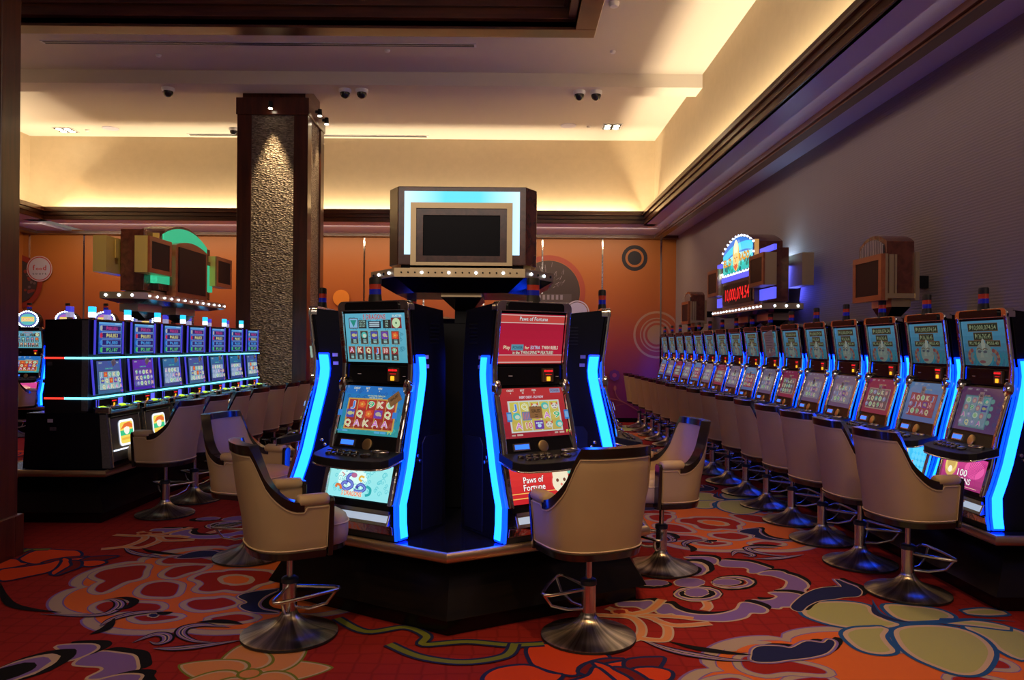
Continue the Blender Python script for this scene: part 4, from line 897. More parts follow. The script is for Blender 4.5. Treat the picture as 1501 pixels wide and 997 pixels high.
        for y0, y1, x0, x1, s in ((.225, .268, -.14, .145, '\u20b110,000,074.54'), (.168, .210, -.085, .085, '\u20b1136,765.45'), (.128, .158, -.15, -.025, '\u20b12,195.45'), (.128, .158, .035, .16, '\u20b1555.40')):
            q.rect(x0 - .012, x1 + .012, y0 - .005, y1 + .005, (.16, .10, .05)); q.rect(x0 - .007, x1 + .007, y0, y1, (.02, .035, .02)); q.text(s, (x0 + x1) / 2, y0 + .007, (y1 - y0) * .66, (.34, .40, .22), x1 - x0 - .01)
        q.disc(0, .075, .085, (.22, .28, .25), .075, 24); q.disc(0, .135, .02, (.40, .44, .36), .04, 12)
        for k in (-1, 1):
            for i in range(7):
                a = i * .38 - .9; q.disc(k * (.105 + .05 * cos(a)), .055 + .045 * sin(a), .016, ((.24, .07, .07), (.30, .16, .10))[i % 2], .014, 8); q.disc(k * (.10 + .022 * cos(a)), .055 + .02 * sin(a), .012, (.16, .20, .20), .010, 8)
            q.disc(k * .034, .092, .020, (.08, .10, .12), .009, 12); q.stroke([(k * .012, .104), (k * .035, .114), (k * .06, .106)], .007, (.14, .10, .06))
        q.poly([(-.008, .09), (.008, .09), (.02, .055), (-.02, .055)], (.30, .34, .28)); q.disc(0, .028, .032, (.20, .08, .09), .010, 14)
    elif kind == 'meter_top':          # progressive meters of the left bank
        q.rect(-.20, .20, 0, .28, (.01, .06, .36), (.03, .16, .62)); q.rect(-.20, .20, .262, .28, (.10, .40, .78)); q.text('JACKPOT', .12, .265, .010, (.6, .8, .9), .09)
        for i, (s, c, ic) in enumerate((('\u20b1880,836', (.50, .05, .22), (.40, .45, .45)), ('\u20b168,853', (.70, .68, .22), (.55, .03, .08)), ('\u20b16,880', (.06, .34, .78), (.05, .25, .7)), ('\u20b12,187', (.10, .62, .16), (.05, .5, .15)))):
            y = .202 - i * .064; q.rect(-.15, .18, y, y + .053, (.25, .38, .62)); q.rect(-.145, .175, y + .004, y + .049, (.012, .02, .16)); q.text(s, .02, y + .011, .030, c, .20); q.disc(-.165, y + .026, .022, ic, .024, 12)
    elif kind in ('cat_low', 'violet_low', 'card_low'):
        c1, c2, g = {'cat_low': ((.04, .14, .30), (.05, .10, .34), G1), 'violet_low': ((.06, .02, .42), (.12, .03, .40), G5), 'card_low': ((.03, .06, .26), (.02, .16, .36), G4)}[kind]
        q.rect(-.20, .20, 0, .29, c1, c2)
        for s, x in (('CREDIT', -.14), ('WIN', .14)): q.text(s, x, .265, .013, (.5, .65, .6), .06)
        q.text('GAME OVER', 0, .215, .012, (.1, .55, .35), .13)
        reels(q, g, -.175, .175, .035, .195, (.30, .50, .55) if kind == 'cat_low' else (.10, .10, .42) if kind == 'violet_low' else (.30, .42, .60), (.22, .40, .50) if kind == 'cat_low' else (.14, .05, .40) if kind == 'violet_low' else (.22, .34, .55), (.05, .08, .2))
        q.text('PLAY', .15, .008, .014, (.7, .2, .3), .05)

def belly(q, kind, X=.232, H=.20):
    if kind == 'dragon':
        q.rect(-X, X, 0, H, (.26, .70, .74), (.30, .72, .72)); q.disc(-.06, .11, .11, (.62, .86, .82), .07, 24); waves(q, -X, X, 0, H, (.10, .52, .58), 46, 4)
        q.o = q.o + q.uy * -.004; S0 = q.uy.copy(); q.uy = q.uy * .80
        s = [(-.055, .175), (-.085, .165), (-.095, .135), (-.06, .115), (-.055, .085), (-.10, .062), (-.13, .085), (-.115, .112), (-.09, .105)]
        q.stroke(s, .024, (.05, .06, .34)); q.stroke(s, .013, (.15, .20, .62)); q.disc(-.048, .168, .022, (.42, .12, .25), .018)
        q.stroke([(-.035, .06), (.02, .06), (.045, .085), (.015, .11), (-.01, .095), (-.015, .075)], .022, (.05, .06, .34)); q.stroke([(-.035, .06), (.02, .06), (.045, .085), (.015, .11), (-.01, .095)], .011, (.15, .22, .62))
        q.stroke([(.03, .16), (.005, .165), (-.005, .145), (.015, .13)], .014, (.70, .42, .05)); q.stroke([(.055, .10), (.085, .085), (.085, .05), (.055, .035)], .018, (.02, .34, .36)); q.stroke([(-.17, .07), (-.165, .09), (-.14, .085), (-.13, .06)], .018, (.60, .16, .04))
        q.stroke([(-.14, .18), (-.12, .165), (-.13, .155)], .006, (.55, .1, .1))
        q.text('5 DRAGONS', -.045, .022, .032, (.62, .10, .06), .15, outline=(.80, .72, .55))
        q.uy = S0
    elif kind == 'paws':
        q.rect(-X, X, 0, H, (.50, .015, .02), (.62, .035, .03))
        for y in (.055, .028): q.rect(-X, X, y, y + .005, (.8, .45, .1))
        q.text('Paws of', -.07, .112, .034, (.85, .80, .78), .14, outline=(.3, .01, .01)); q.text('Fortune', -.07, .070, .034, (.85, .80, .78), .15, outline=(.3, .01, .01))
        q.disc(.12, .10, .062, (.78, .70, .50), .062)
        for k in (-1, 1): q.poly([(.12 + k * .055, .115), (.12 + k * .02, .15), (.12 + k * .055, .185)], (.78, .70, .50)); q.disc(.12 + k * .025, .11, .010, (.15, .05, .03))
        q.disc(.12, .085, .008, (.7, .2, .15)); q.disc(.19, .155, .018, (.1, .5, .4))
    elif kind == 'lions':
        q.rect(-X, X, 0, H, (.30, .03, .14), (.55, .05, .24)); q.disc(.1, .13, .10, (.72, .10, .34), .06)
        for k in range(9): q.stroke([(.22 - k * .02, .18), (.12 - k * .01, .10), (.16 - k * .03, .02)], .004, (.35, .02, .16))
        q.disc(-.14, .125, .065, (.55, .36, .10), .07); q.ring(-.14, .14, .045, .062, (.75, .55, .15)); q.disc(-.14, .10, .022, (.85, .80, .65))
        q.text('100', .0, .075, .042, (.85, .80, .80), .10, outline=(.2, .02, .1)); q.text('LIONS', .03, .03, .036, (.85, .80, .80), .15, outline=(.2, .02, .1)); q.rect(-.1, .18, .012, .015, (.8, .5, .4))
    elif kind == 'queen':
        q.rect(-X, X, 0, H, (.02, .40, .72), (.05, .50, .85))
        for k in range(16): q.disc(.05 + (k % 4) * .045, .03 + (k // 4) * .045, .022, (.10, .58, .88), n=12)
        q.disc(-.10, .12, .075, (.70, .40, .05)); q.ring(-.10, .12, .065, .08, (.85, .70, .30)); q.disc(-.10, .12, .040, (.85, .62, .25), .055)
        q.poly([(.02, .06), (.07, .09), (.09, .03), (.05, .01)], (.7, .08, .05)); q.disc(-.12, .10, .010, (.1, .1, .3))
    elif kind == 'skull':
        q.rect(-X, X, 0, H, (.62, .04, .06), (.70, .08, .10)); q.disc(-.08, .11, .085, (.80, .62, .25)); q.disc(-.08, .10, .06, (.85, .80, .65), .055)
        for k in (-1, 1): q.disc(-.08 + k * .025, .11, .016, (.1, .05, .05))
        q.disc(-.08, .18, .06, (.75, .10, .05), .025)
    else:
        q.rect(-X, X, 0, H, (.45, .03, .16), (.60, .06, .26)); q.disc(0, .1, .11, (.75, .20, .25), .05); q.text('JACKPOT', 0, .085, .034, (.85, .75, .4), .26, outline=(.3, .02, .1))

F_PROF = [(.030, 0), (.055, .20), (.0, .40), (-.030, .565), (-.118, .87), (-.123, .98), (-.083, 1.295), (-.088, 1.33)]
def rounded(x, y0, y1, r, n=5):
    pts = []
    for cx, cy, a0 in ((x - r, y1 - r, 0), (-x + r, y1 - r, pi / 2)):
        pts += [(cx + r * cos(a0 + i * pi / 2 / n), cy + r * sin(a0 + i * pi / 2 / n)) for i in range(n + 1)]
    return pts + [(-x, y0), (x, y0)]

def slant_panel(fy0, z0, fy1, z1, off=.0):
    uy = Vector((0, -(fy1 - fy0), z1 - z0)).normalized(); n = Vector((1, 0, 0)).cross(uy)
    return Vector((0, -fy0, z0)) + n * off, uy
_cache = {}
def add_screen(parent, name, kind, material, o, uy, painter=fit, label=None):
    key = (name, kind, material.name)
    if key in _cache:
        ob = bpy.data.objects.new(name, _cache[key]); COL.objects.link(ob); ob.parent = parent
    else:
        mb = MB(); q = Panel(mb, o, (1, 0, 0), uy); painter(q, kind); ob = mb.build(name, material, parent); _cache[key] = ob.data
    if label: ob['label'] = label
    return ob

def signal_light(root, z, y):
    MB().lathe([(.052, z), (.046, z + .012), (.042, z + .045)], 18, 0, y, 1, .62).build('signal_base', M_dark, root, 40)
    MB().lathe([(.041, z + .045), (.041, z + .075)], 18, 0, y, 1, .62).build('signal_lens', M_lensb, root, 40)['label'] = 'blue signal lens'
    MB().lathe([(.041, z + .075), (.041, z + .105)], 18, 0, y, 1, .62).build('signal_lens', M_lensr, root, 40)['label'] = 'red signal lens'
    MB().lathe([(.042, z + .105), (.042, z + .138), (.036, z + .146)], 18, 0, y, 1, .62).build('signal_cap', M_dark, root, 40)

def build_upright(topper=False):
    """black upright video slot with two stacked screens, blue side strips and a signal light; origin at counter top"""
    root = bpy.data.objects.new('slot_machine', None); COL.objects.link(root); root.empty_display_size = .1
    back = [(-.40, 1.30), (-.43, 1.02), (-.44, 0)]
    body = [(-(a - .012), z) for a, z in F_PROF] + [(-a, z) for a, z in back]
    MB().prism(body, -.262, .262, 'x').build('cabinet', M_black, root, bevel=.004)
    # louvres on both sides
    for s in (-1, 1):
        m = MB()
        for k in range(6): m.box(s * .262 - .003, s * .262 + .003, .27, .36, 1.10 + k * .022, 1.108 + k * .022)
        m.build('side_louvre', M_blackm, root)
        m = MB(); m.prism([(.20, .02), (.20, .52), (.23, .56), (.40, .56), (.40, .02)], s * .258, s * .266, 'x'); m.build('side_door', M_blackm, root, bevel=.003)
        for yy, zz in ((.155, .455), (.175, .425)):
            m = MB(); m.M = Matrix.Translation((s * .262, yy, zz)) @ Matrix.Rotation(s * pi / 2, 4, 'Y'); m.lathe([(.011, 0), (.011, .010), (.006, .012)], 12); m.build('side_lock', M_steel, root, 40)
        for zz, yy in ((1.01, .22), (.955, .225)):
            MB().box(s * .262 - .002, s * .2635 + .0005 * s, yy, yy + .035, zz, zz + .022).build('side_label', M_soffit, root)
    # light strips along the front edge of each side
    E = [(-.050, .004), (-.040, .09), (-.037, .20), (-.066, .285), (-.100, .40), (-.140, .58), (-.185, .77), (-.207, .88), (-.211, .93), (-.206, .985), (-.200, 1.035)]
    for s in (-1, 1):
        pts = [(-a, z) for a, z in E] + [(-(a + .072), z) for a, z in reversed(E)]
        MB().prism(pts, min(s * .262, s * .284), max(s * .262, s * .284), 'x').build('light_strip', M_strip, root, bevel=.006)
        pts = [(-(a + .004), z + (.012 if j == 0 else -.012 if j == len(E) - 1 else 0)) for j, (a, z) in enumerate(E)] + [(-(a + .067), z + (.012 if z < .01 else -.012 if z > 1.03 else 0)) for a, z in reversed(E)]
        MB().prism(pts, min(s * .280, s * .287), max(s * .280, s * .287), 'x').build('light_core', M_core, root, bevel=.003)
        pts = [(-(a + .082), z) for a, z in E[:-1]] + [(-(a + .092), z) for a, z in reversed(E[:-1])]
        MB().prism(pts, min(s * .262, s * .276), max(s * .262, s * .276), 'x').build('light_line', M_strip2, root)
        rail = [(-(a + .002), z) for a, z in F_PROF[1:]] + [(-(a + .026), z) for a, z in reversed(F_PROF[1:])]
        MB().prism(rail, min(s * .232, s * .266), max(s * .232, s * .266), 'x').build('chrome_rail', M_chrome, root, bevel=.008)
        m = MB(); m.M = Matrix.Translation((s * .243, .11, .845)) @ Matrix.Rotation(radians(90), 4, 'X') @ Matrix.Diagonal((.55, 1, 1, 1)); m.lathe([(.05, -.02), (.05, .03), (.035, .04), (.01, .032)], 20); m.build('chrome_boss', M_chrome, root, 40)
    MB().prism([(x, z) for x, z in rounded(.266, 1.288, 1.345, .035)], .058, .115, 'y').build('top_cap', M_chrome, root, smooth=60, bevel=.026, seg=5)
    MB().prism([(x, z) for x, z in rounded(.20, 1.293, 1.338, .020)], .046, .07, 'y').build('top_plate', M_black, root)
    # screens sit in black surrounds
    for a, za, b, zb in ((-.122, .975, -.084, 1.292), (-.028, .555, -.112, .852)):
        o, uy = slant_panel(a, za, b, zb, .004); L = hypot(b - a, zb - za); m = MB(); q = Panel(m, o, (1, 0, 0), uy)
        for (x0, x1, y0, y1) in ((-.236, .236, 0, L), ):
            for d0, d1 in ((-.01, .004),):
                P = [q.P(x, y, d) for d in (d0, d1) for x, y in ((x0, y0), (x1, y0), (x1, y1), (x0, y1))]
                m.add(P, [(0, 3, 2, 1), (4, 5, 6, 7), (0, 1, 5, 4), (1, 2, 6, 5), (2, 3, 7, 6), (3, 0, 4, 7)])
        m.build('screen_surround', M_black, root)
    # panel between the screens with the ticket slot
    MB().prism([(.112, .862), (.118, .972), (.16, .972), (.16, .862)], -.225, .225, 'x').build('ticket_panel', M_black, root, bevel=.006)
    t = MB().box(.085, .165, .098, .12, .878, .958).build('ticket_slot', mat('bronze_plate', (.16, .10, .06), .4, .6) if 'bronze_plate' not in bpy.data.materials else bpy.data.materials['bronze_plate'], root, bevel=.004)
    m = MB()
    for k in range(3): m.box(.094 + k * .022, .111 + k * .022, .095, .099, .938, .949)
    m.box(.105, .148, .0955, .099, .921, .924); m.build('led_readout', M_redled, t)
    MB().box(.113, .136, .090, .10, .884, .910).build('ticket_mouth', M_amber, t, bevel=.003)
    MB().box(-.15, -.125, .108, .113, .915, .919).build('panel_mark', M_soffit, root); MB().box(.19, .208, .108, .113, .908, .911).build('panel_mark', M_soffit, root)
    # lower instrument strip
    o, uy = slant_panel(-.002, .480, -.028, .553, .006); m = MB(); q = Panel(m, o, (1, 0, 0), uy)
    P = [q.P(x, y, d) for d in (-.02, .004) for x, y in ((-.232, 0), (.232, 0), (.232, .078), (-.232, .078))]
    m.add(P, [(0, 3, 2, 1), (4, 5, 6, 7), (0, 1, 5, 4), (1, 2, 6, 5), (2, 3, 7, 6), (3, 0, 4, 7)]); m.build('instrument_strip', M_black, root)
    def plate(name, x0, x1, y0, y1, d, M_, par):
        m = MB(); q2 = Panel(m, o, (1, 0, 0), uy); P = [q2.P(x, y, dd) for dd in (0, d) for x, y in ((x0, y0), (x1, y0), (x1, y1), (x0, y1))]
        m.add(P, [(0, 3, 2, 1), (4, 5, 6, 7), (0, 1, 5, 4), (1, 2, 6, 5), (2, 3, 7, 6), (3, 0, 4, 7)]); return m.build(name, M_, par)
    c = plate('card_reader', -.185, -.075, .018, .060, .010, M_steel, root); plate('card_slot', -.178, -.082, .026, .053, .0115, M_blueacc, c)
    m = MB(); z = uy.cross(Vector((1, 0, 0))) * -1; n = Vector((1, 0, 0)).cross(uy)
    m.M = Matrix.Translation(o + uy * .036 + Vector((.02, 0, 0))) @ Matrix((Vector((1, 0, 0)), uy, n)).transposed().to_4x4()
    m.lathe([(.034, .002), (.034, .010), (.026, .013), (.002, .011)], 20); m.build('brass_disc', M_brass, root, 40)
    m = MB(); m.M = Matrix.Translation((.165, -.055, .493)); m.tube([(.055 * cos(a), .034 * sin(a), 0) for a in [2 * pi * i / 20 for i in range(20)]], .006, 6, closed=True); m.build('cup_ring', M_steel, root, 60)
    # button deck
    deck = [(-.275, .02), (-.275, -.115), (-.25, -.152), (-.20, -.172), (-.10, -.184), (0, -.188), (.10, -.184), (.20, -.172), (.25, -.152), (.275, -.115), (.275, .02)]
    SL = Matrix.Identity(4); SL[2][1] = .22; SL[2][3] = .006
    m = MB(); m.M = SL; dk = m.prism(deck, .436, .486, 'z').build('button_deck', M_blackm, root, bevel=.010, seg=3)
    m = MB(); m.M = SL; m.tube([(x, y, .440) for x, y in deck], .005, 6).build('deck_edge', M_chrome, dk, 60)
    for r, n in ((0, 5), (1, 5)):
        for k in range(n):
            m = MB(); m.M = SL; m.lathe([(.021, .484), (.021, .494), (.016, .498)], 12, -.19 + k * .048 + r * .024, -.075 - r * .040, 1, .68); m.build('button', M_edge, dk, 40)
    m = MB(); m.M = SL; m.lathe([(.036, .484), (.036, .496), (.028, .500)], 16, .10, -.105, 1, .6).build('play_button', M_edge, dk, 40)
    # below the deck
    MB().prism([(-.050, .165), (-.055, .205), (-.02, .205), (-.02, .165)], -.232, .232, 'x').build('belly_surround', M_black, root)
    tr = MB().prism([(-.074, .085), (-.046, .150), (.0, .165), (.0, .085)], -.205, .232, 'x').build('coin_tray', M_steel, root, bevel=.004)
    MB().prism([(-.068, .105), (-.0525, .140), (-.0495, .140), (-.065, .105)], -.19, .22, 'x').build('tray_glow', M_trayglow, root)  # glowing band added where the steel tray only catches light
    MB().box(-.205, .232, -.060, -.044, .150, .168).build('tray_lip', M_steel, tr)
    MB().prism([(-.040, .032), (-.048, .082), (.0, .082), (.0, .032)], -.245, .245, 'x').build('kick_plate', M_chrome, root, bevel=.003)
    MB().box(-.262, .262, -.036, .0, .0, .030).build('foot_plinth', M_dark, root)
    if topper:
        MB().prism([(x, z) for x, z in rounded(.20, 1.33, 1.62, .19, 10)], .085, .20, 'y').build('topper_housing', M_black, root, bevel=.006)
    signal_light(root, 1.615 if topper else 1.338, .125 if topper else .085)
    return root

PROTO = build_upright()
def upright(label, x, y, rz, group, top, main, bel, topmat=M_screen, mainmat=M_screen, bellymat=M_belly, proto=None):
    r = copy_tree(proto or PROTO)
    r['label'] = label; r['category'] = 'slot machine'; r['group'] = group
    r.location = (x, y, .46); r.rotation_euler = (0, 0, rz)
    o, uy = slant_panel(-.122, .983, -.084, 1.285, .0095); add_screen(r, 'upper_screen', top, topmat, o + uy * .006, uy)
    o, uy = slant_panel(-.028, .555, -.112, .852, .0095); add_screen(r, 'main_screen', main, mainmat, o + uy * .012, uy)
    o, uy = slant_panel(.052, .212, .004, .405, .004); add_screen(r, 'belly_glass', bel, bellymat, o, uy, belly)
    return r

# ---- second kind of machine: the left-hand bank of square twin-screen cabinets
M_granite = mat('grey_granite_print', (.09, .085, .085), .5, noise=.6, nscale=60)
M_silver = mat('silver_grey_panel', (.20, .20, .23), .3, .75)
M_violetedge = mat('violet_sheen_and_lens', (.05, .05, .2), .3, 0, (.06, .05, .65), .9)  # edges glow to paint in their violet reflections; also a signal lens
def build_square():
    root = bpy.data.objects.new('slot_machine', None); COL.objects.link(root); root.empty_display_size = .1
    MB().prism([(-.155, .48), (-.20, 0), (.56, 0), (.53, .48)], -.298, .298, 'x').build('lower_cabinet', M_black, root, bevel=.004)
    MB().prism([(.0, .50), (.012, .92), (.0, 1.295), (.375, 1.285), (.375, .48), (.02, .48)], -.298, .298, 'x').build('upper_cabinet', M_blackm, root, bevel=.004)
    for s in (-1, 1):
        MB().box(min(s * .296, s * .301), max(s * .296, s * .301), .0, .055, .50, 1.28).build('granite_side_trim', M_granite, root)
        MB().prism([(-.158, .47), (-.202, .01), (-.13, .01), (-.10, .47)], min(s * .262, s * .301), max(s * .262, s * .301), 'x').build('granite_leg_trim', M_granite, root)
        MB().tube([(s * .262, -.160, .47), (s * .262, -.205, .012)], .007, 6).build('chrome_edge', M_chrome, root, 60)
    for z0, z1, tl in ((.985, 1.285, -.012), (.632, .940, .018)):
        MB().prism([(-.012 + tl, z1), (-.020, z0), (.02, z0), (.02, z1)], -.245, .245, 'x').build('screen_surround', M_black, root, bevel=.004)
        for s in (-1, 1): MB().prism([(-.022 + tl, z1), (-.030, z0), (-.016, z0), (-.008 + tl, z1)], min(s * .236, s * .248), max(s * .236, s * .248), 'x').build('screen_edge', M_violetedge, root)
    for z in (.955, .608): MB().box(-.302, .302, -.034, -.010, z - .007, z + .007).build('light_line', M_cyan, root, bevel=.004)
    MB().box(-.225, .235, -.032, .0, .505, .592).build('ticket_panel', M_black, root, bevel=.006)
    for x0, x1 in ((-.228, -.222), (.228, .234), (-.19, -.185)): MB().box(x0, x1, -.036, -.030, .508, .590).build('panel_edge', M_violetedge, root)
    MB().box(.15, .215, -.040, -.03, .512, .586).build('bill_mouth', M_violet, root, bevel=.004)
    t = MB().box(.02, .12, -.038, -.028, .515, .585).build('ticket_slot', M_blackm, root, bevel=.003)
    m = MB()
    for k in range(3): m.box(.032 + k * .026, .052 + k * .026, -.041, -.037, .562, .572)
    m.build('led_readout', M_redled, t); MB().box(.058, .078, -.042, -.037, .522, .548).build('ticket_mouth', M_amber, t)
    d = MB().prism([(-.02, .53), (-.150, .495), (-.185, .48), (-.185, .445), (-.13, .43), (-.02, .47)], -.27, .27, 'x').build('button_deck', M_black, root, bevel=.008, seg=3)
    def on_deck(x0, x1, a, b, h, M_, nm):
        z = lambda f: .53 - (f - .02) * .27
        MB().add([(x0, -a, z(a)), (x1, -a, z(a)), (x1, -b, z(b)), (x0, -b, z(b)), (x0, -a, z(a) + h), (x1, -a, z(a) + h), (x1, -b, z(b) + h), (x0, -b, z(b) + h)],
                 [(0, 1, 2, 3), (4, 7, 6, 5), (0, 4, 5, 1), (1, 5, 6, 2), (2, 6, 7, 3), (3, 7, 4, 0)]).build(nm, M_, d)
    on_deck(-.215, -.135, .045, .075, .010, M_greenbtn, 'lit_button'); on_deck(.135, .215, .045, .075, .010, M_greenbtn, 'lit_button')
    on_deck(-.10, .10, .040, .080, .006, M_steel, 'deck_plate')
    for k in range(6): on_deck(-.10 + k * .045, -.068 + k * .045, .105, .128, .008, M_dark, 'button')
    for s in (-1, 1): MB().box(min(s * .24, s * .275), max(s * .24, s * .275), -.175, -.04, .47, .53).build('deck_corner', M_chrome, d, bevel=.008)
    o, uy = slant_panel(.2035, .06, .162, .435, .003); mb = MB(); q = Panel(mb, o, (1, 0, 0), uy)
    P = [q.P(x, y, e) for e in (-.02, .004) for x, y in ((-.255, 0), (.255, 0), (.255, .37), (-.255, .37))]
    mb.add(P, [(0, 3, 2, 1), (4, 5, 6, 7), (0, 1, 5, 4), (1, 2, 6, 5), (2, 3, 7, 6), (3, 0, 4, 7)]); bd = mb.build('belly_door', M_silver, root)
    P = lambda x0, x1, y0, y1, e0, e1: [q.P(x, y, e) for e in (e0, e1) for x, y in ((x0, y0), (x1, y0), (x1, y1), (x0, y1))]
    mb = MB(); q.mb = mb; mb.add(P(-.25, .25, .085, .097, .004, .008), [(0, 3, 2, 1), (4, 5, 6, 7), (0, 1, 5, 4), (1, 2, 6, 5), (2, 3, 7, 6), (3, 0, 4, 7)]); mb.build('light_line', M_lensw, bd)
    mb = MB(); q.mb = mb; q.k = 14; q.step = .0005
    def rr(w, h, r, y, c):
        pts = []
        for cx, cy, a0 in ((w - r, h - r, 0), (-w + r, h - r, pi / 2), (-w + r, -h + r, pi), (w - r, -h + r, 3 * pi / 2)):
            pts += [(cx + r * cos(a0 + i * pi / 10), y + cy + r * sin(a0 + i * pi / 10)) for i in range(6)]
        q.poly(pts, c)
    rr(.135, .115, .04, .23, (.85, .92, 1.0)); rr(.115, .095, .03, .23, (.80, .62, .10))
    q.rect(-.115, .115, .205, .25, (.04, .50, .22)); q.disc(0, .25, .05, (.85, .82, .7), .04); q.poly([(-.11, .26), (-.04, .31), (.06, .318), (.11, .29), (.10, .262), (0, .28)], (.72, .14, .03)); q.rect(-.10, .10, .165, .185, (.78, .42, .05))
    mb.build('lit_emblem', M_belly, bd)
    for y, M1, M2 in ((.13, M_lensw, M_lensc), (.33, M_lenspale, M_violetedge)):
        MB().box(-.022, .022, y - .016, y + .016, 1.285, 1.315).build('signal_base', M_chrome, root)
        MB().box(-.032, .032, y - .022, y + .022, 1.315, 1.362).build('signal_lens', M1, root, bevel=.004); MB().box(-.032, .032, y - .022, y + .022, 1.364, 1.412).build('signal_lens', M2, root, bevel=.004)
    return root
def add_square_screens(r, low):
    o, uy = slant_panel(.020, .990, .026, 1.275, .012); add_screen(r, 'upper_screen', 'meter_top', M_screen, o, uy)
    o, uy = slant_panel(.026, .637, .004, .930, .012); add_screen(r, 'lower_screen', low, M_screen, o, uy)

# ---- counters that carry the machines
def counter(label, poly, group, tz=.46):
    """poly counter-clockwise (x, y): top slab with bronze edge trim, sloping skirt boards and recessed kick boards"""
    cx = sum(p[0] for p in poly) / len(poly); cy = sum(p[1] for p in poly) / len(poly); n = len(poly)
    root = empty('machine_counter', label, 'counter', (cx, cy, 0), 0, group)
    L = [(x - cx, y - cy) for x, y in poly]
    def inset(d):
        out = []
        for i in range(n):
            a, b, c = L[i - 1], L[i], L[(i + 1) % n]
            n1 = Vector((-(b[1] - a[1]), b[0] - a[0])).normalized(); n2 = Vector((-(c[1] - b[1]), c[0] - b[0])).normalized()
            k = (n1 + n2) / (1 + n1.dot(n2)); out.append((b[0] + k.x * d, b[1] + k.y * d))
        return out
    MB().prism(inset(.022), tz - .06, tz - .002, 'z').build('counter_top', M_black, root)
    A, B = inset(0), inset(.03)
    for i in range(n):
        j = (i + 1) % n; m = MB()
        prof = [(0.018, -.056), (.004, -.048), (0, -.03), (.003, -.012), (.016, 0), (.03, 0), (.03, -.056)]
        rings = []
        for P0, P1 in ((A[i], B[i]), (A[j], B[j])):
            rings.append([(P0[0] + (P1[0] - P0[0]) * d / .03, P0[1] + (P1[1] - P0[1]) * d / .03, tz + z) for d, z in prof])
        m.loft(rings, True, True); m.build('edge_trim', M_trimgold, root, 50)
    A, B, C, D = inset(.21), inset(.02), inset(.08), inset(.25)
    for i in range(n):
        j = (i + 1) % n
        v = [(*A[i], tz - .06), (*A[j], tz - .06), (*B[j], .10), (*B[i], .10), (*D[i], tz - .06), (*D[j], tz - .06), (*D[j], .10), (*D[i], .10)]
        MB().add(v, [(0, 3, 2, 1), (4, 5, 6, 7), (0, 1, 5, 4), (2, 3, 7, 6)]).build('skirt_board', M_base, root)
        v = [(*C[i], .10), (*C[j], .10), (*C[j], 0), (*C[i], 0), (*D[i], .10), (*D[j], .10), (*D[j], 0), (*D[i], 0)]
        MB().add(v, [(0, 3, 2, 1), (4, 5, 6, 7), (0, 1, 5, 4), (2, 3, 7, 6)]).build('kick_board', M_base, root)
    return root

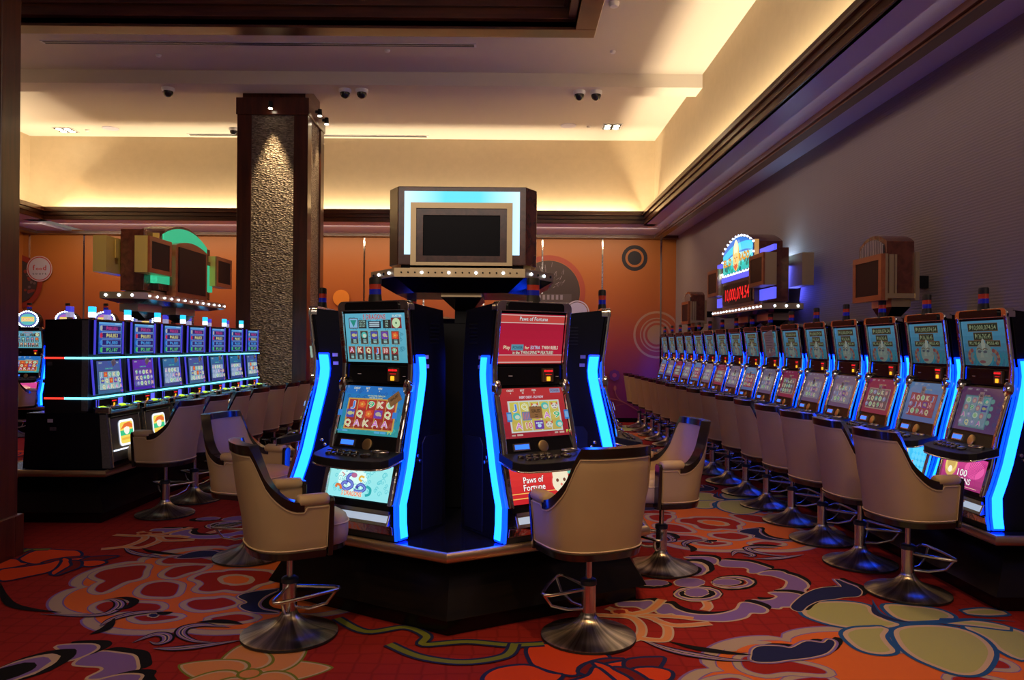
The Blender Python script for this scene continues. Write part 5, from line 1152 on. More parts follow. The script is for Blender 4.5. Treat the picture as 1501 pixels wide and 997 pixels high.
# ================================================================== CHAIRS
def build_chair():
    """cream barrel-back casino stool; faces +y, origin on the floor under the pedestal"""
    root = bpy.data.objects.new('casino_stool', None); COL.objects.link(root); root.empty_display_size = .1
    W2, YA, ZA, ZB = .285, .125, .750, .500
    plan = [(W2, YA - i * .028) for i in range(5)]
    for i in range(37):
        t = pi * i / 36; c, s = cos(t), sin(t)
        plan.append((W2 * (abs(c) ** .78) * (1 if c >= 0 else -1), -.005 - .240 * s ** .78))
    plan += [(-W2, .013 + i * .028) for i in range(5)]
    def tt(y): return max(0, min(1, (-.012 - y) / .185))
    def top(y): return ZA + .285 * (.70 * tt(y) ** 2.4 + .30 * max(0, (tt(y) - .78) / .22) ** 1.2)
    def at(i, z, inn=0.0):
        x, y = plan[i]; a = plan[max(0, i - 1)]; b = plan[min(len(plan) - 1, i + 1)]
        dx, dy = b[0] - a[0], b[1] - a[1]; l = hypot(dx, dy) or 1; nx, ny = dy / l, -dx / l      # inward normal
        k = .92 + .08 * min(1, max(0, (z - ZB) / .27))
        lean = .055 * max(0, z - .62) / .41 * tt(y)
        px, py = x * k - (-nx) * 0, y * k - lean
        return (px + (-nx if (nx * x + ny * y) > 0 else nx) * inn, py + (-ny if (nx * x + ny * y) > 0 else ny) * inn, z)
    N = len(plan); rings = []
    for i in range(N):
        tz = top(plan[i][1]) - .01
        zs = [ZB + (tz - ZB) * k for k in (0, .06, .3, .55, .8, .97, 1)]
        o = [at(i, z, .008 if k in (0, 6) else 0) for k, z in enumerate(zs)]
        inn = [at(i, z, .052) for z in reversed([ZB, ZB + (tz - ZB) * .35, ZB + (tz - ZB) * .7, tz])]
        rings.append(o + inn)
    MB().loft(rings, True, True).build('upholstered_shell', M_leather, root, 50)
    # dark wooden edge along the back and down the swoop to the arms
    idx = [i for i in range(N) if plan[i][1] < .012]
    rr = []
    for i in idx:
        z = top(plan[i][1])
        a, b = at(i, z - .038, -.007), at(i, z + .010, -.007); c, d = at(i, z + .012, .056), at(i, z - .030, .058)
        rr.append([a, b, c, d])
    MB().loft(rr, True, True).build('wood_edge', M_edge, root, 40)
    rr = []
    for i in range(N):
        a, b = at(i, ZB - .032, .006), at(i, ZB + .004, -.004); c, d = at(i, ZB + .004, .05), at(i, ZB - .032, .05)
        rr.append([a, b, c, d])
    MB().loft(rr, True, True).build('bottom_rail', M_edge, root, 40)
    for s in (-1, 1):
        MB().prism([(s * .268, .470), (s * .291, .757), (s * .281, .774), (s * .229, .774), (s * .215, .757), (s * .206, .470)], YA - .002, YA + .024, 'y').build('front_post', M_edge, root, bevel=.006)
        m = MB(); rgs = []
        for y, g in ((-.034, .8), (-.022, 1), (.05, 1.03), (.098, 1), (.119, .92), (.124, .75)):
            rgs.append([(s * .255 + .043 * g * cos(a), y, .763 + .032 * g * sin(a)) for a in [2 * pi * k / 12 for k in range(12)]])
        m.loft(rgs).build('arm_pad', M_leather, root, 60)
    pp = [at(0, ZB + .02, -.002)] + [at(0, top(.1) - .02, -.002)] + [at(i, top(plan[i][1]) - (.045 if plan[i][1] < 0 else .020), -.002) for i in range(1, N - 1)] + [at(N - 1, top(.1) - .02, -.002), at(N - 1, ZB + .02, -.002)] + [at(i, ZB + .016, -.002) for i in range(N - 2, 0, -1)]
    MB().tube(pp, .0042, 5, closed=True).build('piping', M_pipe, root, 60)
    # seat
    def se(w, y0, y1, z, n=28):
        out = []
        for k in range(n):
            a = 2 * pi * k / n; c, s = cos(a), sin(a)
            out.append((w * abs(c) ** .6 * (1 if c >= 0 else -1), (y0 + y1) / 2 + (y1 - y0) / 2 * abs(s) ** .6 * (1 if s >= 0 else -1), z))
        return out
    MB().loft([se(.195, -.15, .262, .500), se(.214, -.16, .280, .510), se(.219, -.16, .288, .555), se(.219, -.16, .288, .612), se(.208, -.15, .277, .645), se(.16, -.11, .23, .664), se(.04, -.02, .10, .670)]).build('seat_cushion', M_leather, root, 60)
    MB().tube(se(.221, -.162, .290, .614), .0042, 5, closed=True).build('piping', M_pipe, root, 60)
    MB().loft([se(.17, -.13, .24, .469), se(.20, -.155, .270, .476), se(.203, -.155, .272, .501)]).build('seat_pan', M_edge, root, 50)
    MB().lathe([(.017, .30), (.017, .48)], 14).build('piston', M_steel, root, 50)
    MB().lathe([(.09, .462), (.07, .478)], 16).build('swivel_plate', M_dark, root, 50)
    MB().lathe([(.044, .285), (.044, .308), (.034, .316)], 18).build('collar', M_dark, root, 50)
    MB().lathe([(.038, .12), (.038, .288)], 18).build('pedestal', M_steel, root, 50)
    b = MB().lathe([(.248, .012), (.252, .020), (.238, .027), (.18, .041), (.128, .058), (.088, .078), (.062, .098), (.047, .116), (.0395, .132), (.0385, .14)], 40).build('pedestal_base', M_turned, root, 60)
    MB().lathe([(.246, .006), (.2525, .007), (.2525, .015), (.246, .016)], 40).build('base_gasket', M_dark, b, 60)
    f = MB().tube([(.03, .02, .262), (.175, .165, .262), (.185, .195, .262), (.16, .215, .262), (0, .222, .262), (-.16, .215, .262), (-.185, .195, .262), (-.175, .165, .262), (-.03, .02, .262)], .0095, 8).build('footrest', M_steel, root, 60)
    for s in (-1, 1): MB().tube([(s * .02, .03, .155), (s * .06, .10, .158), (s * .12, .175, .190), (s * .15, .21, .255)], .0085, 8).build('footrest_brace', M_steel, f, 60)
    return root
CH = build_chair(); ch_used = [0]
def chair(label, x, y, fx, fy, group, foot=None):
    r = copy_tree(CH) if ch_used[0] else CH
    ch_used[0] = 1
    r['label'] = label; r['category'] = 'stool'; r['group'] = group
    r.location = (x, y, 0); rz = atan2(fy, fx) - pi / 2; r.rotation_euler = (0, 0, rz)
    for c in r.children:
        if c.name.startswith('footrest') and foot is not None: c.rotation_euler = (0, 0, foot)
    return r

# ================================================================== BANKS
PC = (-.29, 5.38); PR = 1.36; PA = -pi / 2 - radians(.8)
hexa = [(PC[0] + PR * cos(PA + k * pi / 3), PC[1] + PR * sin(PA + k * pi / 3)) for k in range(6)]
counter('six-sided black counter with bronze edge carrying the central pod of slot machines', hexa, 'machine counters')
counter('long black counter with bronze edge along the ribbed grey wall', [(2.85, 15.35), (2.85, 4.49), (3.43, 4.49), (3.43, 15.35)], 'machine counters')
counter('long black counter with bronze edge under the square twin-screen machines', [(-4.45, 11.24), (-4.45, 6.54), (-3.40, 6.54), (-3.40, 11.24)], 'machine counters')
counter('black counter under the machines with round lit toppers by the mural wall', [(-8.7, 14.2), (-8.7, 13.0), (-5.75, 13.0), (-5.75, 14.2)], 'machine counters')
# central pod: faces counted from the camera's left-front one
ap = PR * cos(pi / 6) - .087
pod = (('dragon-themed slot machine with teal screens on the left front face of the pod', 'dragon_top', 'dragon_main', 'dragon'),
       ('slot machine on the left side of the pod, seen edge-on left of the dragon-themed one', 'dragon_top', 'dragon_main', 'other'),
       ('slot machine on the rear left face of the central pod', 'mask_top', 'skull_main', 'skull'),
       ('slot machine on the rear right face of the central pod', 'mask_top', 'queen_main', 'queen'),
       ('slot machine on the right side of the pod, seen edge-on right of the red-screened one', 'paws_top', 'paws_main', 'other'),
       ('red-screened cat-themed slot machine on the right front face of the pod', 'paws_top', 'paws_main', 'paws'))
podm = []
for k, (lab, t_, m_, b_) in enumerate(pod):
    na = PA - pi / 6 - k * pi / 3          # outward direction
    sh = {0: .035, 5: -.055}.get(k, 0); tw = {5: radians(5)}.get(k, 0)       # the two front ones stand a little off centre
    podm.append(upright(lab, PC[0] + (ap - (.06 if k == 4 else 0)) * cos(na) - sh * sin(na), PC[1] + ap * sin(na) + sh * cos(na), na + pi / 2 + tw, 'slot machines of the central pod', t_, m_, b_))
# pedestal in the middle of the pod
t = empty('sign_pedestal', 'black square pedestal in the middle of the central pod behind the machines', 'pedestal', (PC[0], PC[1], 0))
MB().box(-.20, .20, -.20, .20, .459, 1.70).build('pedestal_body', M_blackm, t, bevel=.006); MB().box(-.075, .075, -.075, .075, 1.70, 1.789).build('pedestal_neck', M_blackm, t)

# right-hand row
ROWY = [4.90 + .662 * k for k in range(16)]
ordn = ['nearest', 'second', 'third', 'fourth', 'fifth', 'sixth', 'seventh', 'eighth', 'ninth', 'tenth', 'eleventh', 'twelfth', 'thirteenth', 'fourteenth', 'fifteenth', 'farthest']
rowm = []
for k, y in enumerate(ROWY):
    mk = ('lions_main', 'queen_main', 'skull_main', 'pale_main')[k] if k < 4 else ('pale_main', 'skull_main', 'pale_main', 'queen_main')[k % 4]
    bk = ('lions', 'queen', 'skull', 'other')[k] if k < 4 else ('queen', 'other', 'lions', 'skull')[k % 4]
    ext = {0: ', magenta lower glass', 1: ', blue lower glass', 2: ', red skull lower glass', 6: ', paper sheet over its upper screen'}.get(k, '')
    pos = ordn[k] + ' slot machine' + ('' if k in (0, 15) else ' from near end')
    rowm.append(upright(pos + ' of the grey-wall row' + ext, 2.937, y, -pi / 2, 'slot machines along the right wall', 'mask_top', mk, bk, M_screendim, M_screendim))
# round-topped bank by the mural wall
M_topb = M_bulb
def topper(r, k):
    mb = MB(); q = Panel(mb, (0, .083, 1.475), (1, 0, 0), (0, 0, 1)); q.step = .001
    q.disc(0, 0, .165, (.10, .12, .40), .125, 32); c = ((.10, .45, .45), (.35, .10, .45), (.40, .12, .40), (.10, .15, .45))[k]
    q.disc(0, 0, .135, c, .098, 28); q.rect(-.11, .11, -.035, .045, (.75, .55, .10)); q.text('JACKPOT', 0, -.022, .045, (.62, .12, .08), .2, outline=(.9, .85, .5))
    a = mb.build('topper_face', M_belly, r)
    m = MB()
    for i in range(26):
        t = 2 * pi * i / 26; m.M = Matrix.Translation((.175 * cos(t), .07, 1.475 + .138 * sin(t))) @ Matrix.Rotation(pi / 2, 4, 'X'); m.lathe([(.013, -.006), (.010, .008), (.001, .012)], 8)
    b = m.build('topper_bulbs', M_topb, r); b['kind'] = 'stuff'
PROTO_T = build_upright(True)
for k in range(4):
    x = -8.20 + .655 * k
    lab = ('first', 'second', 'third', 'fourth')[k] + ' round-topped slot machine from the left, by the mural wall'
    r = upright(lab, x, 13.09, 0, 'round-topped slot machines by the mural', 'mask_top' if k else 'dragon_top', 'dragon_main', 'other', M_screen, M_screen, M_belly, PROTO_T); topper(r, k)
for k in range(4):
    upright('slot machine standing behind the %s round-topped one, its back to it' % ('first', 'second', 'third', 'fourth')[k], -8.05 + .655 * k, 14.11, pi, 'rear slot machines by the mural', 'mask_top', 'dragon_main', 'other')
# left-hand bank of square cabinets
SQ = build_square(); LY = [6.92 + .645 * k for k in range(7)]; sqm = []
for k, y in enumerate(LY):
    r = SQ if k == 0 else copy_tree(SQ_src, None)
    if k == 0:
        SQ_src = copy_tree(SQ)
    r['label'] = ('nearest' if k == 0 else 'farthest' if k == 6 else ordn[k]) + ' square twin-screen slot machine of the left bank' + (', its black side in view' if k == 0 else ', beside the stone column' if k == 6 else ' counted from the near end'); r['category'] = 'slot machine'; r['group'] = 'square slot machines of the left bank'
    r.location = (-3.60, y, .46); r.rotation_euler = (0, 0, pi / 2)
    add_square_screens(r, ('cat_low', 'violet_low', 'card_low', 'cat_low', 'card_low', 'card_low', 'cat_low')[k]); sqm.append(r)
    if k == 0:
        for z in (.955, .608):
            MB().box(-.306, -.298, -.030, .20, z - .009, z + .009).build('side_light_line', M_cyan, r); MB().box(-.306, -.298, .20, .375, z - .008, z + .008).build('side_light_line', M_red, r)['label'] = 'red light line'
        MB().box(-.302, -.298, .30, .345, .40, .43).build('side_label', M_soffit, r); MB().box(-.302, -.298, .27, .325, .33, .36).build('side_label', M_granite, r)
        MB().box(-.300, -.297, .31, .355, .89, .92).build('side_label', M_granite, r)
for o in [SQ_src] + list(SQ_src.children_recursive): bpy.data.objects.remove(o)
for pr in (PROTO, PROTO_T):
    for o in list(pr.children_recursive) + [pr]: bpy.data.objects.remove(o)

# ---- stools
chair('cream barrel stool at lower left, turned toward the dragon-themed machine', -1.147, 4.10, .86, .50, 'stools around the central pod', -1.35)
chair('cream barrel stool with its back to the camera at the red-screened machine', .442, 4.105, -.42, .91, 'stools around the central pod', .85)
chair('cream barrel stool right of the pod, turned sideways with its inner back showing', 1.085, 5.385, -.97, -.22, 'stools around the central pod', .35)
chair('cream barrel stool left of the pod, half hidden behind the lower left stool', -1.858, 5.577, .95, -.30, 'stools around the central pod')
for k, y in enumerate(ROWY):
    a = (.10, -.04, .16, .04, -.06, .08, .02, .12, -.02, .05, .1, 0, .06, .03, .08, .02)[k] + .12
    chair(('nearest' if k == 0 else 'farthest' if k == 15 else ordn[k]) + ' cream barrel stool in the row along the grey wall' + ('' if k in (0, 15) else ', from near end'), 2.545, y - .02, cos(a), sin(a), 'stools along the right wall', -a + (.3 if k == 1 else 0))
for k, y in enumerate(LY):
    a = (.10, .03, -.05, .06, .1, 0, .05)[k] + .06
    chair(('nearest' if k == 0 else 'farthest' if k == 6 else ordn[k]) + ' cream barrel stool in front of the square left-bank machines' + ('' if k in (0, 6) else ', from near end'), -3.075, y + .03, -cos(a), sin(a), 'stools at the left bank')
chair('cream stool at the first round-topped machine, beside the dark pillar', -8.05, 12.60, .1, 1, None)

# ================================================================== OVERHEAD SIGNS
def frame_box(root, name, x0, x1, z0, z1, y0, y1, b, M_, parent=None, bev=.004):
    m = MB()
    m.box(x0, x1, y0, y1, z0, z0 + b); m.box(x0, x1, y0, y1, z1 - b, z1); m.box(x0, x0 + b, y0, y1, z0 + b, z1 - b); m.box(x1 - b, x1, y0, y1, z0 + b, z1 - b)
    return m.build(name, M_, parent or root)
def hull(root, top, bot, z1, z0, M_, name):
    k = len(top)
    MB().loft([[(x, y, z0) for x, y in bot], [(x, y, z1) for x, y in top]]).build(name, M_, root)

# sign over the central pod
t = empty('display_sign', 'dark burl-veneer display sign with cyan light border above the central pod', 'sign', (PC[0] - .01, PC[1], 0))
yb = -.40; Z0, Z1 = 2.07, 2.575
MB().prism([(-.415, yb), (.415, yb), (.485, yb + .12), (.485, .42), (-.485, .42), (-.485, yb + .12)], Z0, Z1, 'z').build('sign_body', M_burl, t, bevel=.004)
m = MB()
for x in (-.4855, .4855): m.box(x - .002, x + .002, yb + .15, .40, Z0 + .01, Z1 - .01)
m.build('side_panel', M_gold, t)
M_cyanbox, nt, p = new_mat('cyan_white_light_border')
tc = nt.nodes.new('ShaderNodeTexCoord'); gr = nt.nodes.new('ShaderNodeSeparateXYZ'); nt.links.new(tc.outputs['Generated'], gr.inputs[0])
n1 = nt.nodes.new('ShaderNodeMath'); n1.operation = 'SUBTRACT'; n1.inputs[1].default_value = .5; nt.links.new(gr.outputs['X'], n1.inputs[0])
n2 = nt.nodes.new('ShaderNodeMath'); n2.operation = 'ABSOLUTE'; nt.links.new(n1.outputs[0], n2.inputs[0])
r5 = nt.nodes.new('ShaderNodeValToRGB'); r5.color_ramp.elements[0].color = (.10, .62, .72, 1); r5.color_ramp.elements[1].color = (.55, .80, 1, 1); r5.color_ramp.elements[0].position = .15; r5.color_ramp.elements[1].position = .48
nt.links.new(n2.outputs[0], r5.inputs[0]); nt.links.new(r5.outputs[0], p.inputs['Emission Color']); p.inputs['Emission Strength'].default_value = 1.35; p.inputs['Base Color'].default_value = (.1, .2, .25, 1)
m = MB(); zt = 2.543; zb = 2.135
m.prism([(-.372, zb), (-.372, zt), (.372, zt), (.372, zb), (.318, zb), (.318, zt - .085), (-.318, zt - .085), (-.318, zb)], yb - .012, yb + .01, 'y'); m.build('light_border', M_cyanbox, t)
frame_box(t, 'gold_frame', -.326, .326, 2.045, 2.462, yb - .06, yb + .01, .036, M_gold)
MB().box(-.326, .326, yb - .06, yb, 2.02, 2.06).build('gold_apron', M_gold, t)
frame_box(t, 'burl_frame', -.292, .292, 2.078, 2.428, yb - .05, yb + .01, .045, M_burl)
MB().box(-.25, .25, yb - .035, yb, 2.12, 2.386).build('dark_screen', M_screenoff, t)
MB().box(-.40, .40, yb + .05, .35, 2.0, 2.08).build('sign_neck', M_black, t)
MB().box(.25, .45, yb + .10, .2, 2.0, 2.075).build('gold_side_block', M_gold, t)
yc = -.62
tray = [(-.405, yc), (.405, yc), (.60, yc + .30), (.60, .45), (-.60, .45), (-.60, yc + .30)]
MB().prism(tray, 1.972, 2.026, 'z').build('light_tray', M_gold, t)
hull(t, [(x * .99, y * .99) for x, y in tray], [(-.30, yc + .16), (.30, yc + .16), (.44, yc + .34), (.44, .3), (-.44, .3), (-.44, yc + .34)], 1.972, 1.885, M_base, 'tray_hull')
for k in range(18):
    lit = k in (3, 7, 11, 15); x = -.36 + k * .042
    m = MB(); m.M = Matrix.Translation((x, yc - .001, 1.999)) @ Matrix.Rotation(pi / 2, 4, 'X'); m.lathe([(.0085 if lit else .005, -.002), (.008 if lit else .005, .006), (.001, .009)], 10)
    m.build('bulb', M_bulb if lit else M_dark, t)
for s in (-1, 1):
    for k in range(4):
        lit = k % 2 == 0; f = .2 + .22 * k; x = s * (.405 + .195 * f); y = yc + .30 * f
        m = MB(); m.M = Matrix.Translation((x + s * .002, y, 1.999)); m.lathe([(.001, -.009), (.008, -.005), (.008, .005), (.001, .009)], 8); m.build('bulb', M_bulb if lit else M_dark, t)
MB().box(-.13, .13, -.42, .20, 1.862, 1.90).build('gold_collar', M_gold, t)
hull(t, [(-.135, -.42), (.135, -.42), (.135, .2), (-.135, .2)], [(-.062, -.1), (.062, -.1), (.062, .05), (-.062, .05)], 1.862, 1.79, M_black, 'funnel')

M_flute, nt, p = new_mat('silver_fluted_panel')
tc = nt.nodes.new('ShaderNodeTexCoord'); w = nt.nodes.new('ShaderNodeTexWave'); w.bands_direction = 'X'; w.inputs['Scale'].default_value = 11; w.inputs['Distortion'].default_value = 1
rf = nt.nodes.new('ShaderNodeValToRGB'); rf.color_ramp.elements[0].color = (.05, .045, .05, 1); rf.color_ramp.elements[1].color = (.50, .46, .46, 1); nt.links.new(w.outputs['Fac'], rf.inputs[0]); nt.links.new(rf.outputs[0], p.inputs['Base Color'])
nt.links.new(tc.outputs['Object'], w.inputs[0]); b = nt.nodes.new('ShaderNodeBump'); b.inputs['Strength'].default_value = .8; b.inputs['Distance'].default_value = .01
nt.links.new(w.outputs['Fac'], b.inputs['Height']); nt.links.new(b.outputs[0], p.inputs['Normal']); p.inputs['Metallic'].default_value = .3; p.inputs['Roughness'].default_value = .4
M_green, nt, p = new_mat('green_lit_fluted_panel')
tc = nt.nodes.new('ShaderNodeTexCoord'); w = nt.nodes.new('ShaderNodeTexWave'); w.bands_direction = 'X'; w.inputs['Scale'].default_value = 22; w.inputs['Distortion'].default_value = 2; w.inputs['Detail'].default_value = 3
nt.links.new(tc.outputs['Object'], w.inputs[0]); r6 = nt.nodes.new('ShaderNodeValToRGB'); r6.color_ramp.elements[0].color = (.0, .26, .12, 1); r6.color_ramp.elements[1].color = (.06, .75, .38, 1)
nt.links.new(w.outputs['Fac'], r6.inputs[0]); nt.links.new(r6.outputs[0], p.inputs['Emission Color']); p.inputs['Emission Strength'].default_value = .85; p.inputs['Base Color'].default_value = (0, .1, .05, 1)

def arch_pts(hw, z0, zs, rise, n=14):
    return [(-hw, z0), (hw, z0)] + [(hw * cos(pi * i / n) if True else 0, zs + rise * sin(pi * i / n)) for i in range(n + 1)]
def arch2(hw, z0, zs, zt, n=14):
    """segmental arch outline: straight sides to zs, arc to zt at the middle"""
    h = zt - zs; R = (hw * hw + h * h) / (2 * h); a0 = math.asin(min(1, hw / R))
    return [(-hw, z0), (hw, z0)] + [(R * sin(a0 - 2 * a0 * i / n), zt - R + R * cos(a0 - 2 * a0 * i / n)) for i in range(n + 1)]

def small_sign(label, y):
    r = empty('display_sign', label, 'sign', (2.95, y, 0), -pi / 2, 'small arched display signs on the grey wall')
    MB().prism(arch2(.235, 1.99, 2.405, 2.475), .05, .27, 'y').build('arched_body', M_burl, r, bevel=.004)
    MB().prism(arch2(.200, 2.02, 2.375, 2.44), .040, .06, 'y').build('fluted_panel', M_flute, r)
    frame_box(r, 'screen_frame', -.25, .25, 1.935, 2.305, -.0, .035, .045, M_orangew); MB().box(-.25, .25, .035, .055, 1.935, 2.305).build('frame_back', M_gold, r)
    MB().box(-.205, .205, .008, .03, 1.98, 2.26).build('dark_screen', M_screenoff, r)
    m = MB(); m.box(.236, .244, .07, .105, 1.99, 2.30); m.box(.236, .244, .115, .13, 1.99, 2.30); m.build('gold_flute', M_gold, r)
    MB().box(-.27, .26, .27, .30, 1.935, 2.32).build('back_plate', M_gold, r); MB().box(-.25, .25, .055, .27, 1.952, 1.99).build('base_block', M_gold, r)
    MB().box(-.17, .17, .125, .28, 1.888, 1.953).build('collar', M_gold, r)
    hull(r, [(-.165, .13), (.165, .13), (.165, .28), (-.165, .28)], [(-.055, .14), (.055, .14), (.055, .23), (-.055, .23)], 1.888, 1.787, M_black, 'funnel')
    MB().box(-.045, .045, .30, .49, 2.05, 2.15).build('wall_bracket', M_blackm, r)
    return r
small_sign('small arched burl sign with dark screen, the one nearer the camera on the grey wall', 6.35)
small_sign('small arched burl sign with dark screen, far along the grey wall', 12.85)

def big_sign(label, x, y, rz, kind, group):
    r = empty('display_sign', label, 'sign', (x, y, 0), rz, group)
    zt = 1.972
    e = 1 if kind == 'mask' else -1
    tray = [(-1.10, -.05), (1.0, -.05), (1.10, .05), (1.10, .38), (-1.10, .38)]
    if e < 0: tray = [(-x, y) for x, y in tray][::-1]
    MB().prism(tray, 1.985, 2.05, 'z').build('light_tray', M_gold, r)
    hb = [(-.92, .08), (.85, .08), (.92, .12), (.92, .30), (-.92, .30)]
    if e < 0: hb = [(-x, y) for x, y in hb][::-1]
    hull(r, tray, hb, 1.985, 1.95, M_black, 'tray_hull')
    nb = 16 if kind == 'mask' else 13
    for k in range(nb):
        m = MB(); m.M = Matrix.Translation((e * (-1.06 + k * 2.03 / (nb - 1)), -.052, 2.018)) @ Matrix.Rotation(pi / 2, 4, 'X'); m.lathe([(.0105, -.002), (.009, .007), (.002, .011)], 8); m.build('bulb', M_bulb, r)
    for k in range(3):
        m = MB(); m.M = Matrix.Translation((e * 1.102, .06 + k * .13, 2.018)) @ Matrix.Rotation(e * pi / 2, 4, 'Y'); m.lathe([(.013, -.002), (.011, .008), (.002, .012)], 10); m.build('bulb', M_bulb, r)
    for xx in (-.45, .45):
        MB().box(xx - .30, xx + .24, .17, .36, 1.875, 1.951).build('gold_collar', M_gold, r)
        hull(r, [(xx - .28, .18), (xx + .22, .18), (xx + .22, .35), (xx - .28, .35)], [(xx - .07, .20), (xx + .05, .20), (xx + .05, .30), (xx - .07, .30)], 1.875, 1.80, M_black, 'funnel')
        MB().box(xx - .06, xx + .04, .21, .29, 1.785, 1.805).build('post', M_black, r)
    MB().box(-.86, .86, .06, .30, 2.08, 2.70).build('sign_body', M_burl, r, bevel=.004)
    MB().box(-.70, .70, .03, .33, 2.045, 2.09).build('base_block', M_gold, r)
    for xx, k in ((-.93, 0), (.93, 1)) if kind == 'mask' else ((-.83, 0), (.92, 1)):
        for side, y0, y1 in (('front', -.10, .05), ('rear', .31, .46)):
            MB().box(xx - .25, xx + .25, y0 + .02, y1, 2.245, 2.605).build('wing_box', M_yell if kind == 'green' else M_gold, r)
            if side == 'front':
                f = frame_box(r, 'wing_frame', xx - .25, xx + .25, 2.245, 2.605, y0, y0 + .022, .045, M_orangew)
                MB().box(xx - .206, xx + .206, y0 + .006, y0 + .021, 2.29, 2.56).build('dark_screen', M_screenoff, f)
    if kind == 'mask':
        MB().prism(arch2(.66, 2.05, 2.80, 2.955), -.03, .30, 'y').build('centre_body', M_burl, r, bevel=.004)
        mb = MB(); q = Panel(mb, (0, -.034, 0), (1, 0, 0), (0, 0, 1)); q.step = .0006
        q.poly(arch2(.62, 2.505, 2.79, 2.925), (.02, .20, .70))
        q.stroke([(-.62, 2.70), (-.2, 2.79), (.3, 2.80), (.61, 2.76)], .10, (.02, .62, .85), sm=6); q.stroke([(-.61, 2.64), (0, 2.70), (.60, 2.68)], .06, (.30, .85, .90), sm=6)
        q.rect(-.62, .62, 2.505, 2.60, (.03, .50, .45)); q.rect(-.62, .62, 2.60, 2.665, (.10, .70, .70))
        for i in range(22):
            x0 = random.Random(i).uniform(-.58, .58); q.disc(x0, random.Random(i + 50).uniform(2.52, 2.62), .045, ((.0, .22, .16), (.02, .36, .26), (.0, .14, .16))[i % 3], .03, 9)
        q.disc(0, 2.70, .13, (.85, .60, .15), .19, 24); q.disc(0, 2.79, .085, (.95, .88, .60), .11, 20); q.disc(0, 2.64, .10, (.90, .62, .25), .10, 20)
        for k in (-1, 1): q.disc(k * .045, 2.675, .022, (.35, .10, .03), .010, 10)
        q.poly([(-.015, 2.67), (.015, 2.67), (.03, 2.62), (-.03, 2.62)], (.80, .40, .10)); q.stroke([(-.05, 2.595), (0, 2.58), (.05, 2.595)], .016, (.55, .06, .03)); q.poly([(-.10, 2.58), (.10, 2.58), (0, 2.51)], (.70, .12, .05))
        q.text('EL D', -.35, 2.60, .085, (.85, .40, .03), .34, outline=(.35, .12, .01)); q.text('RADO', .36, 2.62, .085, (.85, .40, .03), .40, outline=(.35, .12, .01))
        mb.build('lit_picture', M_belly, r)
        m = MB()
        arc = arch2(.64, 2.50, 2.80, 2.945, 11)[2:]
        pts = arc + [(-.62 + i * .124, 2.487) for i in range(11)] + [(.648, 2.52), (.648, 2.68), (-.648, 2.52), (-.648, 2.68)]
        for px, pz in pts:
            m.M = Matrix.Translation((px, -.036, pz)) @ Matrix.Rotation(pi / 2, 4, 'X'); m.lathe([(.0125, -.002), (.011, .008), (.002, .012)], 8)
        b = m.build('marquee_bulbs', M_bulb, r); b['kind'] = 'stuff'
        MB().box(-.66, .66, -.045, -.03, 2.405, 2.465).build('violet_light_bar', M_violet, r)
        MB().box(.655, .668, -.03, .02, 2.47, 2.82).build('amber_light_edge', mat('amber_edge', (.4, .2, .05), .4, 0, (.8, .42, .12), .6), r)
        for x0, x1, z0, z1 in ((.67, 1.15, 2.64, 2.70), (.67, 1.15, 2.10, 2.225), (-1.15, -.67, 2.64, 2.70), (-1.15, -.67, 2.10, 2.225)):
            MB().box(x0, x1, .03, .06, z0, z1).build('violet_light_bar', M_violet, r)
        MB().box(-.60, .60, -.045, -.028, 2.10, 2.36).build('meter_bezel', M_black, r)
        mb = MB(); q = Panel(mb, (0, -.0455, 0), (1, 0, 0), (0, 0, 1)); q.text('10,000,074.54', .02, 2.155, .145, (1, 1, 1.001), 1.0); mb.build('led_digits', M_redled, r)
        for x0 in (-.655, -.625, .625): MB().box(x0, x0 + .014, -.036, -.028, 2.12, 2.40).build('gold_rail', M_gold, r)
    else:
        MB().prism(arch2(.66, 2.10, 2.64, 2.845), .0, .30, 'y').build('centre_body', M_burl, r, bevel=.004)
        MB().prism(arch2(.58, 2.56, 2.69, 2.815), -.012, .01, 'y').build('green_arch', M_green, r)
        MB().box(-.72, .76, -.010, .06, 2.17, 2.50).build('green_panel', M_green, r)
        MB().box(-.86, .86, -.02, .06, 2.485, 2.53).build('burl_band', M_burl, r)
        MB().prism(arch2(.43, 2.045, 2.60, 2.665), -.075, .02, 'y').build('screen_surround', M_orangew, r, bevel=.004)
        MB().box(-.365, .365, -.085, -.07, 2.10, 2.585).build('dark_screen', M_screenoff, r)
        MB().box(-.675, -.658, -.002, .20, 2.52, 2.69).build('brass_cap_box', M_yell, r); MB().box(-.95, -.90, .30, .31, 2.40, 2.58).build('brass_plate', M_yell, r)
    return r
bs = big_sign('large mask-picture jackpot sign with red digits on the grey wall', 2.90, 9.65, -pi / 2, 'mask', 'large double-winged signs')
MB().box(-.05, .05, .46, .54, 2.2, 2.4).build('wall_bracket', M_blackm, bs)
bs = big_sign('large green-lit sign with three dark screens above the left bank', -3.62, 8.65, pi / 2, 'green', 'large double-winged signs')
# lamps behind the jackpot sign that wash the wall
add_light('sign_back_light', 'AREA', (3.28, 9.3, 2.62), 4, (.45, .70, 1.0), (3.44, 9.2, 2.9), .7, .1)
add_light('sign_back_light', 'AREA', (3.26, 8.95, 2.30), 4, (.08, .10, 1.0), (3.44, 8.6, 2.2), .5, .4)

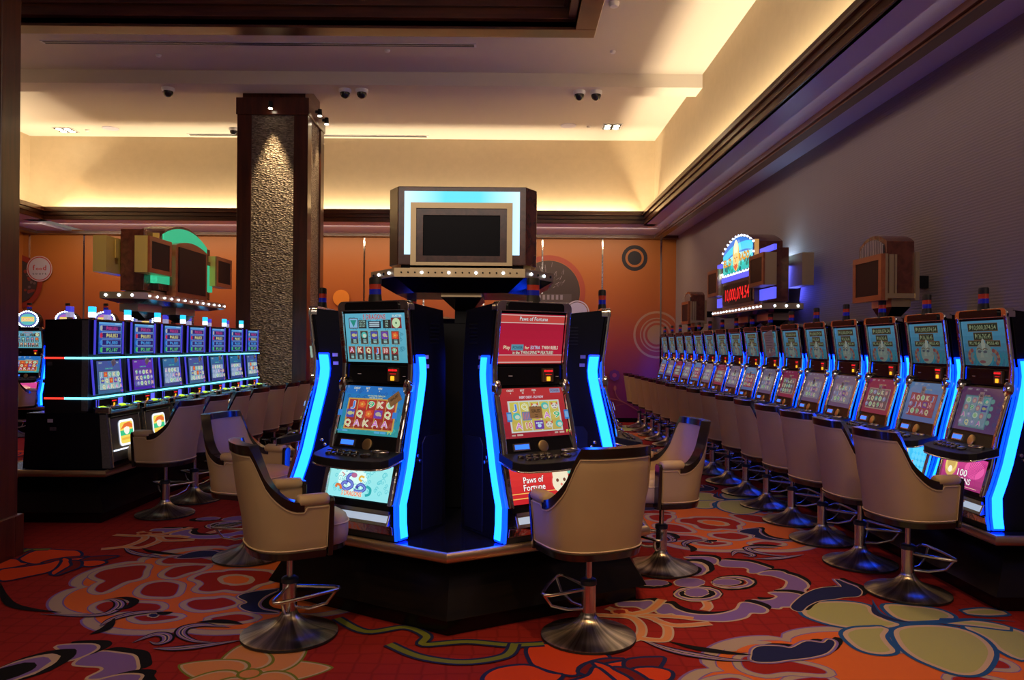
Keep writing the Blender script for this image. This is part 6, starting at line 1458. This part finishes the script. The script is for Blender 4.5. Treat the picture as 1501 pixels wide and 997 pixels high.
# ================================================================== NOTICES
def notice(name, label, cat, machine, screen, x, y, w, h, rot, text, paper, group):
    a, za, b, zb = (-.122, .983, -.084, 1.285) if screen == 'up' else (-.028, .555, -.112, .852) if screen == 'main' else (.026, .637, .004, .930)
    o, uy = slant_panel(a, za, b, zb, .0165); o = o + uy * (.006 if screen == 'up' else .012)
    m = MB(); q = Panel(m, o, (1, 0, 0), uy); ca, sa = cos(rot), sin(rot)
    pt = lambda u, v, d: q.P(x + u * ca - v * sa, y + u * sa + v * ca, d)
    P = [pt(u, v, d) for d in (.0105, .0125) for u, v in ((-w / 2, -h / 2), (w / 2, -h / 2), (w / 2, h / 2), (-w / 2, h / 2))]
    m.add(P, [(0, 3, 2, 1), (4, 5, 6, 7), (0, 1, 5, 4), (1, 2, 6, 5), (2, 3, 7, 6), (3, 0, 4, 7)])
    if text == 'sheet':
        for k in range(7): q.m = 1; q.rect(x - w * .36, x + w * (.36 - .1 * (k % 3)), y + h * (.34 - k * .1), y + h * (.34 - k * .1) + .0035, (1, 1, 1), None, .0129)
    elif text:
        q.m = 1; q.text(text, x, y, h * .24, (1, 1, 1), w * .72, .0129, rot)
        for k in range(2): q.rect(x - w * .12, x + w * .12, y - h * (.22 + .14 * k), y - h * (.18 + .14 * k), (1, 1, 1), None, .0129) if abs(rot) < .1 else None
    ob = m.build(name, [paper, M_ink]); ob.matrix_world = Matrix.Translation(machine.location) @ machine.rotation_euler.to_matrix().to_4x4()
    tag(ob, label, cat, group)
notice('seal_card', 'brown SEALED card stuck aslant on the dragon-themed main screen', 'card', podm[0], 'main', .170, .215, .085, .058, .62, 'SEALED', M_kraft, 'seal cards')
notice('seal_card', 'brown SEALED card stuck square on the red cat-themed main screen', 'card', podm[5], 'main', -.005, .140, .088, .070, -.02, 'SEALED', M_kraft, 'seal cards')
for k in range(9):
    notice('paper_notice', 'small pale notice on the main screen of the %s wall-row machine' % ordn[k], 'notice', rowm[k], 'main', (.02, 0, .03, 0, .02, .05, .05, .03, .06)[k], .225 if k < 2 else .20, .044, .062, .03 * (k % 3), 'SEALED', M_paper, 'notices on the wall-row screens')
notice('paper_sheet', 'large white paper sheet taped over an upper screen in the wall row', 'paper', rowm[6], 'up', .01, .15, .30, .29, .14, 'sheet', M_paper, None)
for k in range(7):
    notice('paper_notice', 'small pale notice on the lower screen of the %s left-bank machine' % ordn[k] if k < 6 else 'small pale notice on the lower screen beside the stone column', 'notice', sqm[k], 'low', (.06, .06, .08, .08, .06, .08, .08)[k], .262, .07, .055, (.5, .7, .2, .4, .3, .2, .3)[k], '', M_paper, 'notices on the left-bank screens')
